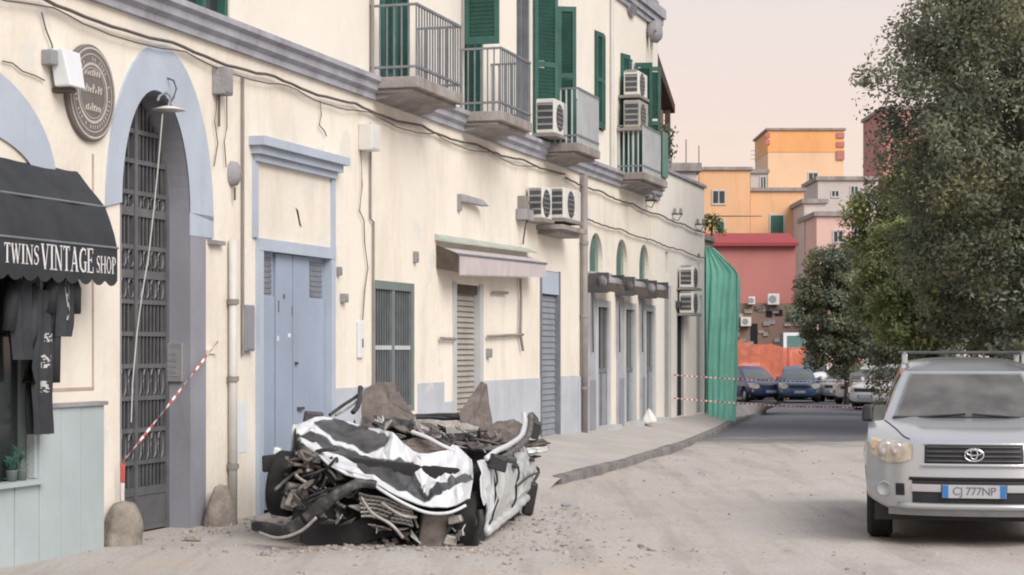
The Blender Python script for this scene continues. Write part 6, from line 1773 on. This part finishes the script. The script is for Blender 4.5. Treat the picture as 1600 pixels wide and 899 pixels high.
scrap('radiator_block', 350, 650, 16.5, .50, .22, .16, 'dark', .1)
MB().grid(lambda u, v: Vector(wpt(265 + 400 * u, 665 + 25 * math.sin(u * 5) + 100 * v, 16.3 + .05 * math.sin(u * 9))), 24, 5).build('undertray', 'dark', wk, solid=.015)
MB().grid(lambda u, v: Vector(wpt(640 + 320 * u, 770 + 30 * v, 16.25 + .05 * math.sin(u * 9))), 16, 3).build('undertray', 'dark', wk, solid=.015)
# bumper: broad black twisted strip
bp_ = [(62, 695, 16.35), (110, 705, 16.2), (190, 725, 16.05), (265, 690, 16.0), (330, 630, 15.98), (410, 572, 15.98), (490, 528, 16.02), (575, 530, 16.1)]
def bumper(u, v):
    c = Vector(spline([wpt(*p) for p in bp_], u)); c2 = Vector(spline([wpt(*p) for p in bp_], min(1, u + .02))); c1 = Vector(spline([wpt(*p) for p in bp_], max(0, u - .02)))
    d = (c2 - c1).normalized(); n_ = d.cross(Vector((0, 1, 0))).normalized()
    a = v * 2 * math.pi
    w_ = (.066 if u < .45 else .066 - .034 * (u - .45) / .55) * (.45 + .55 * min(1, u * 6)) * (1 + .25 * mnoise.noise(Vector((u * 9, 0, 3))))
    return c + n_ * w_ * math.cos(a) + Vector((0, 1, 0)) * .035 * math.copysign(abs(math.sin(a)) ** .5, math.sin(a)) + Vector((0, 0, .012 * mnoise.noise(Vector((u * 12, v * 3, 1)))))
b_o = MB().grid(lambda u, v: bumper(u * .46, v), 30, 14).build('bumper', 'wreck_bumper', wk, smooth=True)
b_o = MB().grid(lambda u, v: bumper(.475 + u * .525, v) + Vector((.01, -.02, .012)), 30, 14).build('bumper', 'wreck_bumper', wk, smooth=True)
bar('bumper_trim', [(90, 722, 16.08), (170, 745, 15.95), (262, 718, 15.92), (330, 660, 15.9)], .014, 'engine_pale')
# grille lattice
def gp(u, v): return Vector(wpt(505 + 215 * u + 10 * v, 560 + 62 * u ** 1.3 + (95 - 20 * u) * v, 16.14 + .04 * math.sin(u * 4)))
for v_ in np.linspace(0, 1, 6): MB().tube([gp(u, v_ + .04 * math.sin(u * 9 + v_ * 3)) for u in np.linspace(0, 1, 14)], .010, 5).build('grille_bar', 'engine_pale', wk)
for u_ in np.linspace(0, 1, 11): MB().tube([gp(u_ + .10 * v, v) for v in np.linspace(0, 1, 6)], .009, 5).build('grille_bar', 'engine', wk)
MB().grid(lambda u, v: gp(u, v) + Vector((0, .05, 0)), 10, 6).build('grille_backing', 'wreck_dark', wk)
bar('bent_rod', [(515, 575, 16.05), (560, 640, 16.0), (640, 690, 15.98), (690, 745, 16.0)], .014, 'engine_pale')
bar('bent_rod', [(600, 600, 16.05), (680, 650, 16.0), (745, 660, 16.05)], .014, 'engine_pale')
bar('bent_rod', [(560, 520, 16.1), (620, 560, 16.02), (700, 605, 15.98), (790, 640, 15.95), (880, 640, 15.96), (950, 610, 16.0)], .014, 'wreck_white')
# wheels: flat tyres, two showing
def flat_wheel(zx, zy, Y, rot, r=.29):
    o = MB().lathe([(r * .60, -.09), (r * .92, -.10), (r, -.07), (r, .07), (r * .92, .10), (r * .60, .09), (r * .60, -.09)], (0, 0, 0), 'x', 26).build('wheel', 'tyre', wk, smooth=True, loc=wpt(zx, zy, Y))
    MB().lathe([(0, .03), (r * .3, .06), (r * .60, .03), (r * .60, -.05), (0, -.05)], (0, 0, 0), 'x', 20).build('rim', 'engine', o)
    o.rotation_euler = rot; return o
flat_wheel(200, 520, 17.0, (0, .12, -.15))
flat_wheel(962, 690, 16.50, (0, -.05, -.12))
flat_wheel(1120, 610, 19.0, (0, 0, -.1))
flat_wheel(480, 560, 19.6, (0, 0, -.1))
bar('mud_flap', [(1005, 630, 16.12), (1012, 680, 16.1), (1000, 735, 16.1)], .035, 'black_plastic')

# --- torn shards, splinters and broken glass along the ripped edges
rg = random.Random(58)
def shard(name, zx, zy, Y, s, m_):
    c = Vector(wpt(zx, zy, Y)); a = Vector((rg.gauss(0, 1), rg.gauss(0, 1), rg.gauss(0, 1))).normalized(); b = a.orthogonal().normalized(); b = (b * math.cos(1.3) + a.cross(b) * math.sin(rg.uniform(0, 6.28))).normalized()
    p = [c - a * s, c - a * s * .2 + b * s * rg.uniform(.2, .6), c + a * s * rg.uniform(.6, 1.3) + b * s * .1, c + a * s * .3 - b * s * rg.uniform(.1, .4)]
    n_ = a.cross(b) * .006
    p[2] += n_ * rg.uniform(-6, 6)
    MB().hexa([tuple(q - n_) for q in p], [tuple(q + n_) for q in p]).build(name, m_, wk)
for i in range(34):   # behind the bonnet and over the crushed cabin
    u = rg.random(); shard('torn_shard', 480 + 560 * u + rg.uniform(-20, 20), 265 + 95 * u + rg.uniform(-40, 25), 17.5 + rg.uniform(-.3, .9), rg.uniform(.04, .13), rg.choice(['rust', 'wreck_dark', 'engine_pale', 'wreck_side', 'rust']))
for i in range(26):   # along the open front
    u = rg.random(); shard('torn_shard', 230 + 720 * u, 640 + 90 * u + rg.uniform(-60, 50), 16.15 + rg.uniform(-.05, .15), rg.uniform(.03, .10), rg.choice(['wreck_dark', 'engine', 'engine_pale', 'wreck_side', 'black_plastic']))
for i in range(14):   # the crushed tail
    shard('torn_shard', rg.uniform(1130, 1270), rg.uniform(270, 420), 19.2 + rg.uniform(-.3, .3), rg.uniform(.04, .12), rg.choice(['wreck_dark', 'rust', 'wreck_side', 'engine_pale']))
for i in range(8):
    zx, zy = rg.uniform(480, 1050), rg.uniform(250, 330); pts = []
    for q in range(4):
        pts.append((zx, zy, 17.6 + rg.uniform(-.2, .6))); zx += rg.uniform(-50, 70); zy += rg.uniform(-30, 35)
    bar('loose_wire', pts, rg.uniform(.005, .011), rg.choice(['wreck_dark', 'engine_pale', 'black_plastic']), 5)

# ================================================================== RUBBLE
def chunk_mesh(seed, m_='rubble'):
    rr = random.Random(seed); m = MB()
    ico = [(0, 0, 1), (.894, 0, .447), (.276, .851, .447), (-.724, .526, .447), (-.724, -.526, .447), (.276, -.851, .447), (.724, .526, -.447), (-.276, .851, -.447), (-.894, 0, -.447), (-.276, -.851, -.447), (.724, -.526, -.447), (0, 0, -1)]
    fs = [(0, 1, 2), (0, 2, 3), (0, 3, 4), (0, 4, 5), (0, 5, 1), (1, 6, 2), (2, 7, 3), (3, 8, 4), (4, 9, 5), (5, 10, 1), (6, 7, 2), (7, 8, 3), (8, 9, 4), (9, 10, 5), (10, 6, 1), (11, 7, 6), (11, 8, 7), (11, 9, 8), (11, 10, 9), (11, 6, 10)]
    return [Vector(p) * rr.uniform(.65, 1.15) for p in ico], fs
rg = random.Random(77)
m = MB()
protos = [chunk_mesh(i) for i in range(12)]
def scatter(n, fx, smin, smax):
    for i in range(n):
        x, y = fx()
        s = smin + (smax - smin) * rg.random() ** 3
        vs_, fs_ = protos[rg.randrange(12)]
        rot = Matrix.Rotation(rg.uniform(0, 6.28), 3, 'Z') @ Matrix.Rotation(rg.uniform(-.6, .6), 3, 'X')
        sc = Vector((1, rg.uniform(.6, 1.2), rg.uniform(.4, .8)))
        m.m = rg.choice([0, 0, 0, 1, 2])
        z = gz(x, y) + .035 * mnoise.noise(Vector((x * .9, y * .45, 1.7)))
        m.add([rot @ Vector((v.x * s * sc.x, v.y * s * sc.y, v.z * s * sc.z)) + Vector((x, y, z + s * .15)) for v in vs_], fs_)
scatter(420, lambda: (WB.x + rg.gauss(0, .95), 15.9 + rg.gauss(0, .18)), .006, .042)
scatter(300, lambda: tuple(fw(rg.uniform(.2, 6), rg.uniform(.1, .7) , 0).xy), .006, .045)
scatter(380, lambda: (WB.x + 1.3 + rg.gauss(0, .35), rg.uniform(16, 20.5)), .006, .035)
scatter(900, lambda: (rg.uniform(-3.2, 6.5), rg.uniform(13.5, 33)), .005, .026)
scatter(120, lambda: (WB.x + 1.6 + rg.gauss(0, .7), 14.9 + rg.gauss(0, .5)), .006, .03)
tag(m.build('rubble', ['rubble', 'stone_grey', 'tuff']), 'pale stones and grit strewn over the dusty road round the wreck', 'rubble', kind='stuff')
# a few larger lumps one can count
for i, (px, py, s, lab) in enumerate(((1095, 742, .045, 'dark lump of rubble on the open road, left of two'), (1180, 747, .035, 'small lump of rubble on the open road, right of two'), (885, 792, .05, 'stone lying on the road behind the wreck'), (385, 800, .10, 'pale heap of broken plaster at the foot of the blue door'), (300, 845, .07, 'broken plaster lump on the portal threshold'))):
    Y = CAMH * FPX / (py - 548); x = (px - 800) / FPX * Y
    vs_, fs_ = protos[i]
    o = MB().add([v * s for v in vs_], fs_).build('rubble_lump', 'stone_grey' if i < 3 else 'rubble', loc=(x, Y, s * .35))
    o.scale = (1.4, 1, .7); tag(o, lab, 'rubble', 'larger lumps of rubble')
